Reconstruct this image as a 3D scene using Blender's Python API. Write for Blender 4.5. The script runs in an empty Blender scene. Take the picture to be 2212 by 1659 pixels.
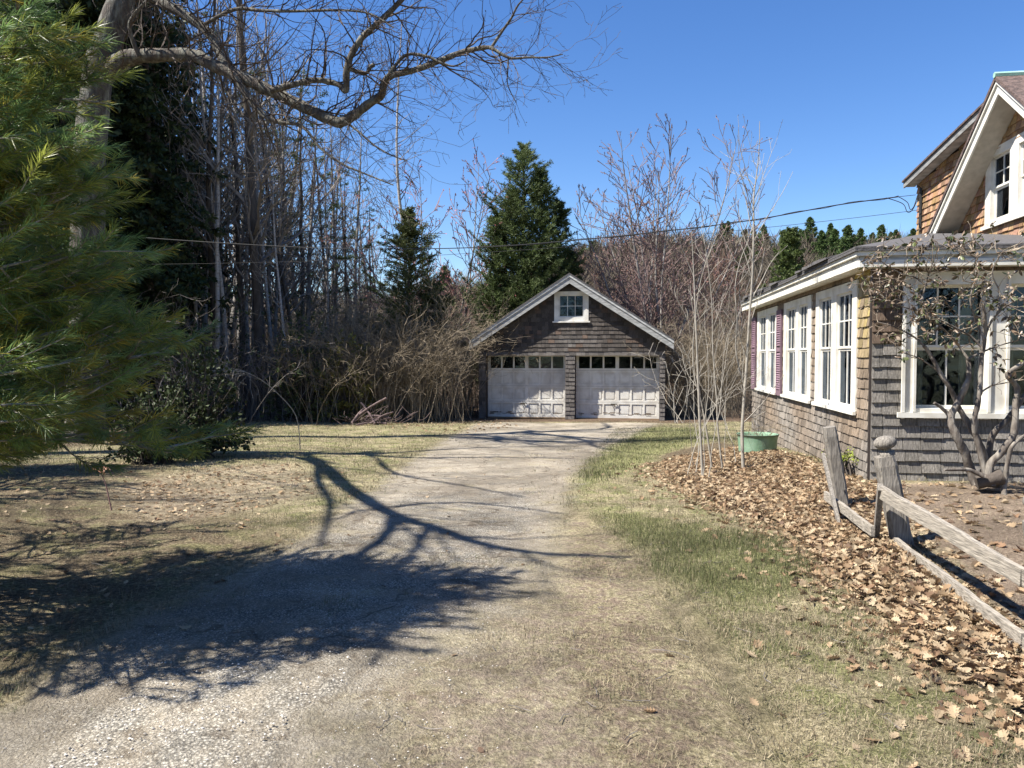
import bpy, math, random
import numpy as np
from mathutils import Vector, Matrix, noise as mnoise
random.seed(7); RNG = np.random.default_rng(11)
SC = bpy.context.scene
COL = SC.collection

# ------------------------------------------------------------------ camera, sky, sun, exposure
F = 1660.0; PITCH = math.atan(60.5/1660); EYE = 1.6
cam = bpy.data.cameras.new("camera"); camo = bpy.data.objects.new("camera", cam); COL.objects.link(camo)
cam.sensor_width = 36.0; cam.lens = 36.0*F/2212; cam.clip_end = 2000; cam.clip_start = 0.05
camo.location = (0, 0, EYE); camo.rotation_euler = (math.pi/2-PITCH, 0, 0)
SC.camera = camo
SUN_AZ = math.radians(16); SUN_EL = math.radians(54)
TOSUN = Vector((-math.cos(SUN_AZ)*math.cos(SUN_EL), -math.sin(SUN_AZ)*math.cos(SUN_EL), math.sin(SUN_EL)))
W = bpy.data.worlds.new("World"); SC.world = W; W.use_nodes = True
nt = W.node_tree; bg = nt.nodes["Background"]
sky = nt.nodes.new("ShaderNodeTexSky"); sky.sky_type = 'NISHITA'; sky.sun_disc = False
sky.sun_elevation = SUN_EL; sky.sun_rotation = math.atan2(TOSUN.x, TOSUN.y) % (2*math.pi)
sky.air_density = 1.0; sky.dust_density = 0.15; sky.ozone_density = 3.0; sky.altitude = 200
hs = nt.nodes.new("ShaderNodeHueSaturation"); hs.inputs["Saturation"].default_value = 1.25; hs.inputs["Hue"].default_value = .51
nt.links.new(sky.outputs[0], hs.inputs["Color"]); nt.links.new(hs.outputs[0], bg.inputs[0]); bg.inputs[1].default_value = 0.075
sl = bpy.data.lights.new("sun", 'SUN'); sl.energy = 5.0; sl.angle = math.radians(0.53); sl.color = (1, 0.95, 0.86)
so = bpy.data.objects.new("sun", sl); COL.objects.link(so)
so.rotation_euler = (-TOSUN).to_track_quat('-Z', 'Y').to_euler(); so.location = (0, 0, 30)
SC.view_settings.view_transform = 'Standard'; SC.view_settings.look = 'None'
SC.view_settings.gamma = 1; SC.view_settings.use_curve_mapping = False; SC.view_settings.exposure = 1.35
SC.render.film_transparent = False
SC.cycles.transparent_max_bounces = 24; SC.cycles.max_bounces = 8

# ------------------------------------------------------------------ photo measurements -> places in the world
def ray(u, v):
    a = u-1106; b = v-829.5
    y = F*math.cos(PITCH)-b*math.sin(PITCH); z = -F*math.sin(PITCH)-b*math.cos(PITCH)
    return a/y, z/y
def P(u, v, y):
    dx, dz = ray(u, v); return Vector((dx*y, y, EYE+dz*y))
def sst(a, b, x):
    t = np.clip((x-a)/(b-a), 0, 1); return t*t*(3-2*t)
RIDGE_TH = [-40, -25, -15, -8, 0, 4, 9, 15, 20, 27, 34, 50]
RIDGE_H = [14, 12, 10, 9, 13, 21, 26, 27, 28, 27, 25, 22]
def ground_z(x, y):
    x = np.asarray(x, float); y = np.asarray(y, float)
    near = -0.0285*np.clip(y-6, 0, 20) - 0.02*np.clip(y-26, 0, 25)
    near = near + 0.2*sst(2.4, 4.2, x)*(1-sst(10, 24, y))+0.12*sst(-2.5, -5.5, x)*(1-sst(12, 22, y))
    near = near + 0.012*np.sin(x*1.7+y*.6)+0.01*np.sin(x*.8-y*1.3+1)
    th = np.degrees(np.arctan2(x, np.maximum(y, 1)))
    rh = np.interp(th, RIDGE_TH, RIDGE_H)
    far = rh*sst(48, 235, y) + (1.5*np.sin(x*.05+1)+1.2*np.sin(y*.07+x*.03))*sst(60, 120, y)
    return near+far
def gz(x, y): return float(ground_z(x, y))
def G(u, v):
    dx, dz = ray(u, v); y = 5.0
    for _ in range(30): y = (gz(dx*y, y)-EYE)/dz
    return Vector((dx*y, y, gz(dx*y, y)))

# ------------------------------------------------------------------ mesh helpers
class MB:
    """collects vertices and faces; builds ONE mesh object"""
    def __init__(s): s.v = []; s.f = []; s.c = []; s.n = 0
    def add(s, v, f, c=None):
        v = np.asarray(v, np.float64).reshape(-1, 3); f = np.asarray(f, np.int64)
        s.v.append(v); s.f.append(f+s.n); s.n += len(v)
        k = len(f)
        if c is None: c = np.ones((k, 3))
        c = np.asarray(c, float)
        if c.ndim == 1: c = np.tile(c, (k, 1))
        s.c.append(c)
    def quad(s, a, b, c, d, col=None): s.add([a, b, c, d], [[0, 1, 2, 3]], col)
    def box(s, p0, p1, col=None, M=None):
        x0, y0, z0 = p0; x1, y1, z1 = p1
        v = [(x0,y0,z0),(x1,y0,z0),(x1,y1,z0),(x0,y1,z0),(x0,y0,z1),(x1,y0,z1),(x1,y1,z1),(x0,y1,z1)]
        if M is not None: v = [M(p) for p in v]
        s.add(v, [[0,3,2,1],[4,5,6,7],[0,1,5,4],[1,2,6,5],[2,3,7,6],[3,0,4,7]], col)
    def hexa(s, v, col=None):
        s.add(v, [[0,3,2,1],[4,5,6,7],[0,1,5,4],[1,2,6,5],[2,3,7,6],[3,0,4,7]], col)
    def tube(s, pts, radii, n=6, col=None, rough=0.0, cap=True):
        pts = [Vector(p) for p in pts]
        if isinstance(radii, (int, float)): radii = [radii]*len(pts)
        up = Vector((0.13, 0.27, 0.95)); V = []
        for i, p in enumerate(pts):
            d = (pts[min(i+1, len(pts)-1)]-pts[max(i-1, 0)])
            if d.length < 1e-9: d = Vector((0, 0, 1))
            d.normalize()
            if abs(d.dot(up)) > .95: up = Vector((1, .1, .05))
            a = d.cross(up).normalized(); b = d.cross(a); up = -b if False else up
            for k in range(n):
                t = 2*math.pi*k/n; r = radii[i]*(1+rough*math.sin(k*5.1+i*1.7)+rough*.6*math.sin(i*3.3+k*2.1))
                V.append(p+a*(math.cos(t)*r)+b*(math.sin(t)*r))
        Fs = []
        for i in range(len(pts)-1):
            for k in range(n):
                k2 = (k+1) % n; Fs.append([i*n+k, i*n+k2, (i+1)*n+k2, (i+1)*n+k])
        s.add([tuple(x) for x in V], Fs, col)
        if cap:
            m = len(pts)-1
            for base, q in ((0, pts[0]), (m*n, pts[-1])):
                vv = [tuple(V[base+k]) for k in range(n)]+[tuple(q)]
                s.add(vv, [[k, (k+1) % n, n] for k in range(n)], col if col is None or np.ndim(col) == 1 else None)
    def segs(s, S, n=3, col=None):
        """S: list of (p, q, r0, r1) -> tapered prisms, vectorised"""
        if not S: return
        p = np.array([x[0][:] for x in S]); q = np.array([x[1][:] for x in S])
        r0 = np.array([x[2] for x in S])[:, None]; r1 = np.array([x[3] for x in S])[:, None]
        d = q-p; d /= np.maximum(np.linalg.norm(d, axis=1, keepdims=True), 1e-9)
        ref = np.where(np.abs(d[:, 2:3]) < .9, [[0, 0, 1.]], [[1., 0, 0]])
        a = np.cross(d, ref); a /= np.linalg.norm(a, axis=1, keepdims=True); b = np.cross(d, a)
        V = np.empty((len(S), 2*n, 3))
        for k in range(n):
            t = 2*math.pi*k/n; o = a*math.cos(t)+b*math.sin(t)
            V[:, k] = p+o*r0; V[:, n+k] = q+o*r1
        base = (np.arange(len(S))*2*n)[:, None, None]
        f = np.array([[k, (k+1) % n, n+(k+1) % n, n+k] for k in range(n)])[None]
        c = None
        if col is not None:
            col = np.asarray(col, float)
            c = np.repeat(col, n, axis=0) if col.ndim == 2 else col
        s.add(V.reshape(-1, 3), (f+base).reshape(-1, 4), c)
    def tris(s, A, B, C, col=None):
        n = len(A); V = np.stack([A, B, C], 1).reshape(-1, 3)
        s.add(V, np.arange(3*n).reshape(-1, 3), col)
    def quads(s, A, B, C, D, col=None):
        n = len(A); V = np.stack([A, B, C, D], 1).reshape(-1, 3)
        s.add(V, np.arange(4*n).reshape(-1, 4), col)
    def build(s, name, mat, parent=None, smooth=False, local=False):
        me = bpy.data.meshes.new(name)
        V = np.concatenate(s.v)
        off = np.zeros(3)
        if parent is not None and not local:
            o = parent
            while o is not None: off = off+np.array(o.location[:]); o = o.parent
        V = V-off
        sizes = []; idx = []; cols = []
        for f, c in zip(s.f, s.c):
            sizes.append(np.full(len(f), f.shape[1])); idx.append(f.reshape(-1)); cols.append(c)
        sizes = np.concatenate(sizes); idx = np.concatenate(idx); cols = np.concatenate(cols)
        me.vertices.add(len(V)); me.vertices.foreach_set("co", V.reshape(-1).astype(np.float32))
        me.loops.add(len(idx)); me.loops.foreach_set("vertex_index", idx.astype(np.int32))
        me.polygons.add(len(sizes))
        st = np.concatenate([[0], np.cumsum(sizes)[:-1]])
        me.polygons.foreach_set("loop_start", st.astype(np.int32)); me.polygons.foreach_set("loop_total", sizes.astype(np.int32))
        me.polygons.foreach_set("use_smooth", np.full(len(sizes), bool(smooth)))
        me.update(calc_edges=True)
        at = me.attributes.new("tint", 'FLOAT_COLOR', 'FACE')
        at.data.foreach_set("color", np.concatenate([cols, np.ones((len(cols), 1))], 1).reshape(-1).astype(np.float32))
        me.materials.append(mat)
        ob = bpy.data.objects.new(name, me); COL.objects.link(ob)
        if parent is not None: ob.parent = parent
        return ob

def tag(o, label, cat=None, group=None, kind=None):
    if label: o["label"] = label
    if cat: o["category"] = cat
    if group: o["group"] = group
    if kind: o["kind"] = kind
    return o
def root(name, loc, label, cat, group=None):
    o = bpy.data.objects.new(name, None); COL.objects.link(o); o.location = loc; o.empty_display_size = .2
    return tag(o, label, cat, group)
def dup(r, loc, rz, sc=1.0, label=None):
    n = r.copy(); COL.objects.link(n); n.location = loc; n.rotation_euler = (0, 0, rz); n.scale = (sc, sc, sc)
    if label: n["label"] = label
    for ch in list(r.children):
        c = ch.copy(); COL.objects.link(c); c.parent = n
    return n
def struct(o): o["kind"] = "structure"; return o

# ------------------------------------------------------------------ materials
def mat(name, base=(.5, .5, .5), rough=.8, var=.25, scale=8.0, stretch=(1, 1, 1), bump=0.0, bscale=None, tint=True,
        second=None, sscale=2.0, spec=.3, transl=0.0, bdist=.02):
    m = bpy.data.materials.new(name); m.use_nodes = True; t = m.node_tree; N = t.nodes; L = t.links
    bs = N["Principled BSDF"]; bs.inputs["Roughness"].default_value = rough
    bs.inputs["Specular IOR Level"].default_value = spec
    tc = N.new("ShaderNodeTexCoord"); mp = N.new("ShaderNodeMapping"); mp.inputs["Scale"].default_value = stretch
    L.new(tc.outputs["Object"], mp.inputs[0])
    no = N.new("ShaderNodeTexNoise"); no.inputs["Scale"].default_value = scale; no.inputs["Detail"].default_value = 6
    L.new(mp.outputs[0], no.inputs[0])
    mr = N.new("ShaderNodeMapRange"); mr.inputs[1].default_value = .3; mr.inputs[2].default_value = .7
    mr.inputs[3].default_value = 1-var; mr.inputs[4].default_value = 1+var; L.new(no.outputs[0], mr.inputs[0])
    cur = None
    rgb = N.new("ShaderNodeRGB"); rgb.outputs[0].default_value = (*base, 1); cur = rgb.outputs[0]
    if second:
        n2 = N.new("ShaderNodeTexNoise"); n2.inputs["Scale"].default_value = sscale; n2.inputs["Detail"].default_value = 4
        L.new(mp.outputs[0], n2.inputs[0])
        r2 = N.new("ShaderNodeMapRange"); r2.inputs[1].default_value = .45; r2.inputs[2].default_value = .6; L.new(n2.outputs[0], r2.inputs[0])
        mx = N.new("ShaderNodeMix"); mx.data_type = 'RGBA'; L.new(r2.outputs[0], mx.inputs[0]); L.new(cur, mx.inputs[6]); mx.inputs[7].default_value = (*second, 1)
        cur = mx.outputs[2]
    if tint:
        at = N.new("ShaderNodeAttribute"); at.attribute_name = "tint"
        mm = N.new("ShaderNodeMix"); mm.data_type = 'RGBA'; mm.blend_type = 'MULTIPLY'; mm.inputs[0].default_value = 1
        L.new(cur, mm.inputs[6]); L.new(at.outputs["Color"], mm.inputs[7]); cur = mm.outputs[2]
    vm = N.new("ShaderNodeVectorMath"); vm.operation = 'SCALE'; L.new(cur, vm.inputs[0]); L.new(mr.outputs[0], vm.inputs["Scale"])
    L.new(vm.outputs[0], bs.inputs["Base Color"])
    if bump:
        bn = N.new("ShaderNodeTexNoise"); bn.inputs["Scale"].default_value = bscale or scale*2; bn.inputs["Detail"].default_value = 8
        L.new(mp.outputs[0], bn.inputs[0])
        bu = N.new("ShaderNodeBump"); bu.inputs["Strength"].default_value = bump; bu.inputs["Distance"].default_value = bdist
        L.new(bn.outputs[0], bu.inputs["Height"]); L.new(bu.outputs[0], bs.inputs["Normal"])
    if transl:
        tr = N.new("ShaderNodeBsdfTranslucent"); L.new(vm.outputs[0], tr.inputs[0])
        ms = N.new("ShaderNodeMixShader"); ms.inputs[0].default_value = transl
        L.new(bs.outputs[0], ms.inputs[1]); L.new(tr.outputs[0], ms.inputs[2]); L.new(ms.outputs[0], N["Material Output"].inputs[0])
    return m
def glass_mat():
    m = bpy.data.materials.new("window_glass"); m.use_nodes = True; t = m.node_tree; N = t.nodes; L = t.links
    N.remove(N["Principled BSDF"])
    tr = N.new("ShaderNodeBsdfTransparent"); tr.inputs[0].default_value = (.72, .76, .75, 1)
    gl = N.new("ShaderNodeBsdfGlossy"); gl.inputs["Roughness"].default_value = .03; gl.inputs[0].default_value = (.5, .6, .75, 1)
    fr = N.new("ShaderNodeFresnel"); fr.inputs[0].default_value = 1.5
    no = N.new("ShaderNodeTexNoise"); no.inputs["Scale"].default_value = 3.0; tc = N.new("ShaderNodeTexCoord"); L.new(tc.outputs["Object"], no.inputs[0])
    bu = N.new("ShaderNodeBump"); bu.inputs["Strength"].default_value = .12; bu.inputs["Distance"].default_value = .05; L.new(no.outputs[0], bu.inputs["Height"])
    L.new(bu.outputs[0], gl.inputs["Normal"])
    ms = N.new("ShaderNodeMixShader"); L.new(fr.outputs[0], ms.inputs[0]); L.new(tr.outputs[0], ms.inputs[1]); L.new(gl.outputs[0], ms.inputs[2])
    L.new(ms.outputs[0], N["Material Output"].inputs[0]); return m

M = dict(
 glass=glass_mat(),
 shingle=mat("weathered_shingle", (.2, .158, .124), .85, .45, 14, (6, 6, .6), .5, 30),
 shingle_dark=mat("dark_garage_shingle", (.066, .056, .049), .9, .3, 12, (6, 6, .8), .5, 30),
 shingle_up=mat("brown_upper_shingle", (.29, .185, .105), .85, .4, 12, (6, 6, .8), .5, 30),
 sheath=mat("dark_sheathing", (.05, .04, .035), .9, .2, 5),
 white=mat("weathered_white_paint", (.66, .64, .58), .6, .08, 5, second=(.57, .54, .47), sscale=4, bump=.15, bscale=40, bdist=.004),
 whiteg=mat("aged_garage_paint", (.64, .62, .57), .6, .08, 4, second=(.55, .52, .465), sscale=3, bump=.15, bscale=30, bdist=.004),
 rake=mat("grey_white_rake_paint", (.42, .42, .41), .8, .18, 6, (1, 1, 4), second=(.3, .3, .29), sscale=5, bump=.2),
 roof=mat("dark_asphalt_roofing", (.09, .085, .085), .9, .3, 25, bump=.4, bscale=60),
 soffit=mat("beadboard_soffit", (.42, .38, .32), .7, .15, 8, bump=.1),
 copper=mat("green_ridge_cap", (.25, .42, .36), .7, .2, 6),
 wood=mat("grey_fence_wood", (.2, .18, .155), .85, .5, 10, (9, 9, .8), .8, 22, bdist=.01),
 woodh=mat("grey_rail_wood", (.27, .24, .20), .85, .5, 10, (9, .8, 9), .8, 22, bdist=.01),
 dark=mat("dark_interior", (.03, .03, .035), .9, .2, 3),
 curtain=mat("pale_curtain_cloth", (.62, .6, .55), .9, .1, 3, transl=.3),
 wire=mat("black_wire", (.03, .03, .03), .5, .1, 5),
 purple=mat("faded_maroon_shutter_paint", (.17, .11, .135), .7, .2, 5),
 tub=mat("mint_green_enamel", (.16, .27, .175), .5, .12, 5, second=(.2, .3, .21), sscale=7, bump=.3),
 soil=mat("dark_soil", (.09, .07, .05), .95, .3, 20, bump=.5),
 oak=mat("oak_bark", (.085, .072, .06), .95, .35, 6, (3, 3, .7), 1.0, 14, second=(.16, .155, .13), sscale=3.5, bdist=.04),
 oaktwig=mat("oak_twig", (.075, .058, .047), .9, .25, 5),
 darkbark=mat("dark_bark", (.075, .062, .052), .95, .35, 5, (2, 2, .6), .6, 12, bdist=.03),
 greybark=mat("grey_bark", (.185, .172, .158), .95, .3, 4, (2, 2, .6), .6, 12, second=(.28, .26, .24), sscale=2, bdist=.03),
 palebark=mat("pale_birch_bark", (.42, .39, .36), .8, .2, 5, (1, 1, 3), .3, 12, second=(.24, .21, .19), sscale=5),
 twig=mat("grey_brown_twig", (.175, .155, .14), .9, .25, 3),
 redtwig=mat("reddish_twig_and_bud", (.23, .135, .12), .9, .3, 3),
 bushbark=mat("shrub_bark", (.11, .092, .078), .9, .35, 5, (2, 2, .6), .7, 16, second=(.19, .17, .145), sscale=5, bdist=.02),
 mapletwig=mat("lilac_grey_twig", (.17, .12, .11), .9, .3, 3),
 brush=mat("brown_brush", (.185, .15, .105), .9, .3, 2),
 palestem=mat("pale_sapling_bark", (.29, .265, .225), .7, .2, 6, (1, 1, 3)),
 needle=mat("pine_needles", (.175, .22, .06), .4, .3, 2, transl=.45, spec=.5),
 conifer=mat("dark_conifer_foliage", (.028, .045, .016), .6, .35, 1.5, transl=.2),
 hemlock=mat("hemlock_foliage", (.085, .115, .04), .6, .35, 1.5, transl=.25),
 yew=mat("yew_foliage", (.085, .10, .034), .6, .35, 2, transl=.2),
 laurel=mat("broad_evergreen_leaf", (.035, .048, .017), .6, .35, 3, spec=.2, transl=.1),
 curled=mat("curled_brown_green_leaf", (.8, .8, .8), .4, .25, 4, spec=.5, transl=.15),
 litter=mat("dead_leaf", (.63, .61, .57), .7, .2, 6, transl=.25),
 blade=mat("grass_blade", (.5, .5, .5), .7, .2, 3, transl=.25),
 stone=mat("small_stone", (.42, .39, .35), .9, .2, 20),
 farwood=mat("far_bare_wood", (.5, .5, .5), .95, .2, .1),
 farpine=mat("far_pine_foliage", (.075, .11, .038), .8, .3, .5, transl=.15),
 rusty=mat("old_mauve_wood", (.14, .10, .095), .9, .3, 5),
)

# ------------------------------------------------------------------ ground and driveway
def poly_sd(poly, X, Y):
    """signed distance to a polygon, positive inside"""
    D = np.full(X.shape, 1e9); inside = np.zeros(X.shape, bool); n = len(poly)
    for i in range(n):
        ax, ay = poly[i]; bx, by = poly[(i+1) % n]; ex, ey = bx-ax, by-ay
        t = np.clip(((X-ax)*ex+(Y-ay)*ey)/(ex*ex+ey*ey+1e-12), 0, 1)
        D = np.minimum(D, np.hypot(X-ax-t*ex, Y-ay-t*ey))
        c = ((ay > Y) != (by > Y)) & (X < (bx-ax)*(Y-ay)/((by-ay) if abs(by-ay) > 1e-12 else 1e-12)+ax); inside ^= c
    return np.where(inside, D, -D)
def gp(*pts): return [tuple(G(u, v)[:2]) for u, v in pts]
DRIVE = gp((1030, 914), (1432, 914), (1330, 958), (1265, 1000), (1225, 1060), (1215, 1130), (1235, 1230), (1240, 1330), (1230, 1420), (1330, 1700), (1400, 2600), (-900, 2600), (-500, 1640), (0, 1530), (120, 1440), (300, 1335), (500, 1245), (640, 1170), (730, 1110), (800, 1060), (880, 1000), (960, 950))
ASPH = gp((575, 1700), (640, 1545), (738, 1490), (756, 1420), (830, 1400), (1010, 1330), (1120, 1230), (1150, 1130), (1170, 1060), (900, 1060), (700, 1160), (560, 1240), (300, 1340), (100, 1560), (60, 2000), (400, 2400))
BRIGHT = gp((520, 1720), (640, 1545), (738, 1490), (752, 1420), (600, 1420), (330, 1480), (120, 1620), (100, 2200))
DIRT = gp((1235, 1100), (1400, 1200), (1440, 1330), (1560, 1480), (1640, 1660), (1700, 2300), (700, 2300), (800, 1500), (1000, 1380), (1180, 1250))
LEAFBED = gp((1425, 985), (1560, 955), (1700, 985), (1880, 1060), (1905, 1130), (1960, 1190), (2160, 1370), (2320, 1520), (2500, 1720), (2230, 1600), (2130, 1500), (1990, 1440), (1900, 1330), (1790, 1250), (1700, 1150), (1540, 1090), (1440, 1030))
BARE = gp((1870, 1045), (2400, 1045), (3200, 1200), (3200, 1500), (2350, 1500), (2180, 1350), (1980, 1170))
GREEN1 = gp((1330, 925), (1500, 925), (1560, 950), (1420, 985), (1260, 1060), (1230, 1030))
GREEN2 = gp((1270, 1090), (1420, 1120), (1700, 1170), (1790, 1260), (1600, 1330), (1400, 1240), (1330, 1180))
NEEDLEBED = gp((-900, 1700), (-900, 1000), (330, 1000), (560, 1130), (640, 1180), (480, 1260), (280, 1350), (60, 1470))
CHIPS = gp((430, 1010), (640, 1000), (700, 1060), (560, 1100), (330, 1130), (250, 1060))
RUT = gp((1425, 1290), (1475, 1285), (1560, 1390), (1640, 1500), (1700, 1600), (1650, 1600), (1590, 1510), (1500, 1400))
def ground_mesh():
    mb = MB()
    xs = np.unique(np.concatenate([np.linspace(-400, -30, 28), np.linspace(-30, -7, 60), np.arange(-7, 7, .06), np.linspace(7, 30, 60), np.linspace(30, 420, 30)]))
    ys = np.unique(np.concatenate([np.linspace(-60, 1.5, 12), np.arange(1.5, 14, .06), np.arange(14, 32, .2), np.linspace(32, 300, 80), np.linspace(300, 900, 6)]))
    X, Y = np.meshgrid(xs, ys); Z = ground_z(X, Y)
    R = RNG.normal(size=X.shape)
    near = (Y < 14) & (Y > 1.5) & (np.abs(X) < 7)
    leaf = poly_sd(LEAFBED, X, Y); asph = poly_sd(ASPH, X, Y); br = poly_sd(BRIGHT, X, Y)
    lump = 0.006*(np.sin(X*9+np.sin(Y*7))*np.sin(Y*11+np.cos(X*6)))
    Z = Z+np.where(near, lump+R*.0022*(asph < 0)+R*.0012*(asph > 0), 0)
    Z = Z+np.where(near, sst(-.05, .25, leaf)*.05, 0)
    # broken step at the rim of the bright old asphalt
    wob = .05*np.sin(X*13)+.04*np.sin(Y*17+1)
    Z = Z+np.where(near, sst(-.02, .03, br+wob)*.022, 0)
    # tyre ruts pressed into the soft verge on the right
    for a, b in (((1448, 1292), (1660, 1580)),):
        g0 = G(*a); g1 = G(*b); e = (g1-g0); L = e.length; e.normalize()
        t = (X-g0.x)*e.x+(Y-g0.y)*e.y; w = (X-g0.x)*(-e.y)+(Y-g0.y)*e.x
        m = np.exp(-(w/.12)**2)*(t > -.1)*(t < L+.2); Z = Z-m*(.035+.022*np.sin(t*55+w*9))
    nx, ny = len(xs), len(ys)
    i = np.arange(nx-1)[None, :]+np.arange(ny-1)[:, None]*nx
    f = np.stack([i, i+1, i+1+nx, i+nx], -1).reshape(-1, 4)
    V = np.stack([X, Y, Z], -1).reshape(-1, 3); cen = V[f].mean(1)
    ind = (poly_sd(DRIVE, cen[:, 0], cen[:, 1]) > 0); hill = cen[:, 1] > 56
    masks = [(nm, np.clip(poly_sd(pl, X, Y), -5, 5).reshape(-1)) for nm, pl in (("m_drive", DRIVE), ("m_asph", ASPH), ("m_bright", BRIGHT), ("m_dirt", DIRT), ("m_leaf", LEAFBED), ("m_bare", BARE), ("m_g1", GREEN1), ("m_g2", GREEN2), ("m_needle", NEEDLEBED), ("m_chips", CHIPS), ("m_rut", RUT))]
    gm = ground_mat()
    for name, sel in (("ground", ~ind & ~hill), ("driveway", ind), ("hills", hill)):
        ff = f[sel]; used, inv = np.unique(ff, return_inverse=True)
        m2 = MB(); m2.add(V[used], inv.reshape(ff.shape)); ob = m2.build(name, gm, smooth=True)
        # shading normals come from the whole sheet, so the pieces meet without a seam
        for nm, val in masks:
            at = ob.data.attributes.new(nm, 'FLOAT', 'POINT'); at.data.foreach_set("value", val[used].astype(np.float32))
        struct(ob)
def ground_mat():
    m = bpy.data.materials.new("yard_ground"); m.use_nodes = True; t = m.node_tree; N = t.nodes; L = t.links
    bs = N["Principled BSDF"]; bs.inputs["Roughness"].default_value = .95; bs.inputs["Specular IOR Level"].default_value = .15
    tc = N.new("ShaderNodeTexCoord").outputs["Object"]
    def noise(s, d=6, rough=.6):
        n = N.new("ShaderNodeTexNoise"); n.inputs["Scale"].default_value = s; n.inputs["Detail"].default_value = d; n.inputs["Roughness"].default_value = rough
        L.new(tc, n.inputs[0]); return n.outputs[0]
    def mrange(x, a, b, c=0., d=1.):
        r = N.new("ShaderNodeMapRange"); r.interpolation_type = 'SMOOTHSTEP'; L.new(x, r.inputs[0])
        for k, q in zip((1, 2, 3, 4), (a, b, c, d)): r.inputs[k].default_value = q
        return r.outputs[0]
    def math_(op, a, b):
        n = N.new("ShaderNodeMath"); n.operation = op
        for k, q in enumerate((a, b)):
            if isinstance(q, (int, float)): n.inputs[k].default_value = q
            else: L.new(q, n.inputs[k])
        return n.outputs[0]
    def mix(fac, a, b):
        n = N.new("ShaderNodeMix"); n.data_type = 'RGBA'
        for k, q in ((0, fac), (6, a), (7, b)):
            if isinstance(q, tuple): n.inputs[k].default_value = (*q, 1)
            elif isinstance(q, float): n.inputs[k].default_value = q
            else: L.new(q, n.inputs[k])
        return n.outputs[2]
    def ramp(x, *st):
        r = N.new("ShaderNodeValToRGB"); L.new(x, r.inputs[0]); e = r.color_ramp.elements
        e[0].position, e[0].color = st[0][0], (*st[0][1], 1); e[1].position, e[1].color = st[-1][0], (*st[-1][1], 1)
        for p, c in st[1:-1]:
            q = e.new(p); q.color = (*c, 1)
        return r.outputs[0]
    n_big = noise(.7, 4); n_mid = noise(3.5, 6); n_fine = noise(38, 8, .75); n_grit = noise(140, 4, .8); n_med2 = noise(11, 6, .7)
    edge = math_('ADD', math_('MULTIPLY', math_('SUBTRACT', n_mid, .5), 1.1), math_('MULTIPLY', math_('SUBTRACT', n_fine, .5), .5))
    def mask(name, w=.15, amp=1.0, lo=0.0):
        a = N.new("ShaderNodeAttribute"); a.attribute_name = name
        return mrange(math_('ADD', a.outputs["Fac"], math_('MULTIPLY', edge, amp)), lo-w, lo+w)
    straw = ramp(n_fine, (.34, (.11, .09, .055)), (.5, (.31, .265, .155)), (.64, (.56, .48, .31)))
    green = ramp(n_fine, (.34, (.07, .072, .03)), (.5, (.20, .20, .085)), (.66, (.40, .37, .19)))
    grass = mix(mrange(n_mid, .44, .6), straw, green)
    grass = mix(mask("m_g1", .25, .8), grass, green); grass = mix(mask("m_g2", .25, 1.2), grass, green)
    litter = ramp(n_fine, (.34, (.035, .026, .017)), (.5, (.13, .1, .063)), (.66, (.34, .265, .17)))
    chips = ramp(n_med2, (.35, (.13, .09, .06)), (.6, (.44, .36, .26)))
    soil = ramp(n_fine, (.32, (.12, .09, .065)), (.52, (.27, .205, .15)), (.66, (.42, .34, .25)))
    vor = N.new("ShaderNodeTexVoronoi"); vor.inputs["Scale"].default_value = 75; L.new(tc, vor.inputs[0])
    stonec = ramp(vor.outputs["Color"], (.1, (.26, .235, .195)), (.5, (.45, .41, .34)), (.9, (.64, .59, .50)))
    gap = mrange(vor.outputs["Distance"], .25, .6, 1., .45)
    gm = N.new("ShaderNodeVectorMath"); gm.operation = 'SCALE'; L.new(stonec, gm.inputs[0]); L.new(gap, gm.inputs["Scale"]); gravel = gm.outputs[0]
    gravel = mix(mrange(n_mid, .38, .62), gravel, mix(.5, gravel, (.34, .285, .21)))
    drive = mix(mask("m_asph", .12, .6), mix(.6, gravel, ramp(n_fine, (.3, (.24, .205, .155)), (.7, (.50, .435, .34)))), gravel)
    vm = N.new("ShaderNodeVectorMath"); vm.operation = 'SCALE'; L.new(gravel, vm.inputs[0]); vm.inputs["Scale"].default_value = 1.3
    drive = mix(mask("m_bright", .05, .18), drive, vm.outputs[0])
    # cracks and brown stains of the old drive
    vd = N.new("ShaderNodeTexVoronoi"); vd.feature = 'DISTANCE_TO_EDGE'; vd.inputs["Scale"].default_value = .75
    wv = N.new("ShaderNodeVectorMath"); wv.operation = 'ADD'; nn = N.new("ShaderNodeTexNoise"); nn.inputs["Scale"].default_value = 2.2; nn.inputs["Detail"].default_value = 7; L.new(tc, nn.inputs[0])
    L.new(tc, wv.inputs[0]); L.new(nn.outputs["Color"], wv.inputs[1]); L.new(wv.outputs[0], vd.inputs[0])
    crack = mrange(vd.outputs["Distance"], .004, .022, .75, 0.); crack = math_('MULTIPLY', crack, mrange(n_mid, .42, .55))
    drive = mix(crack, drive, (.12, .095, .07))
    drive = mix(math_('MULTIPLY', mrange(n_big, .45, .68), .3), drive, (.25, .2, .145))
    drive = mix(math_('MULTIPLY', mrange(noise(1.6, 6), .56, .68), .45), drive, straw)
    c = mix(math_('MULTIPLY', mask("m_needle", .4, 1.4), mrange(n_mid, .38, .64, 1., .5)), grass, litter)
    c = mix(math_('MULTIPLY', mask("m_chips", .35, 1.6), .7), c, chips)
    c = mix(mask("m_dirt", .35, 1.3), c, mix(mrange(n_med2, .4, .6), soil, straw))
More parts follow.
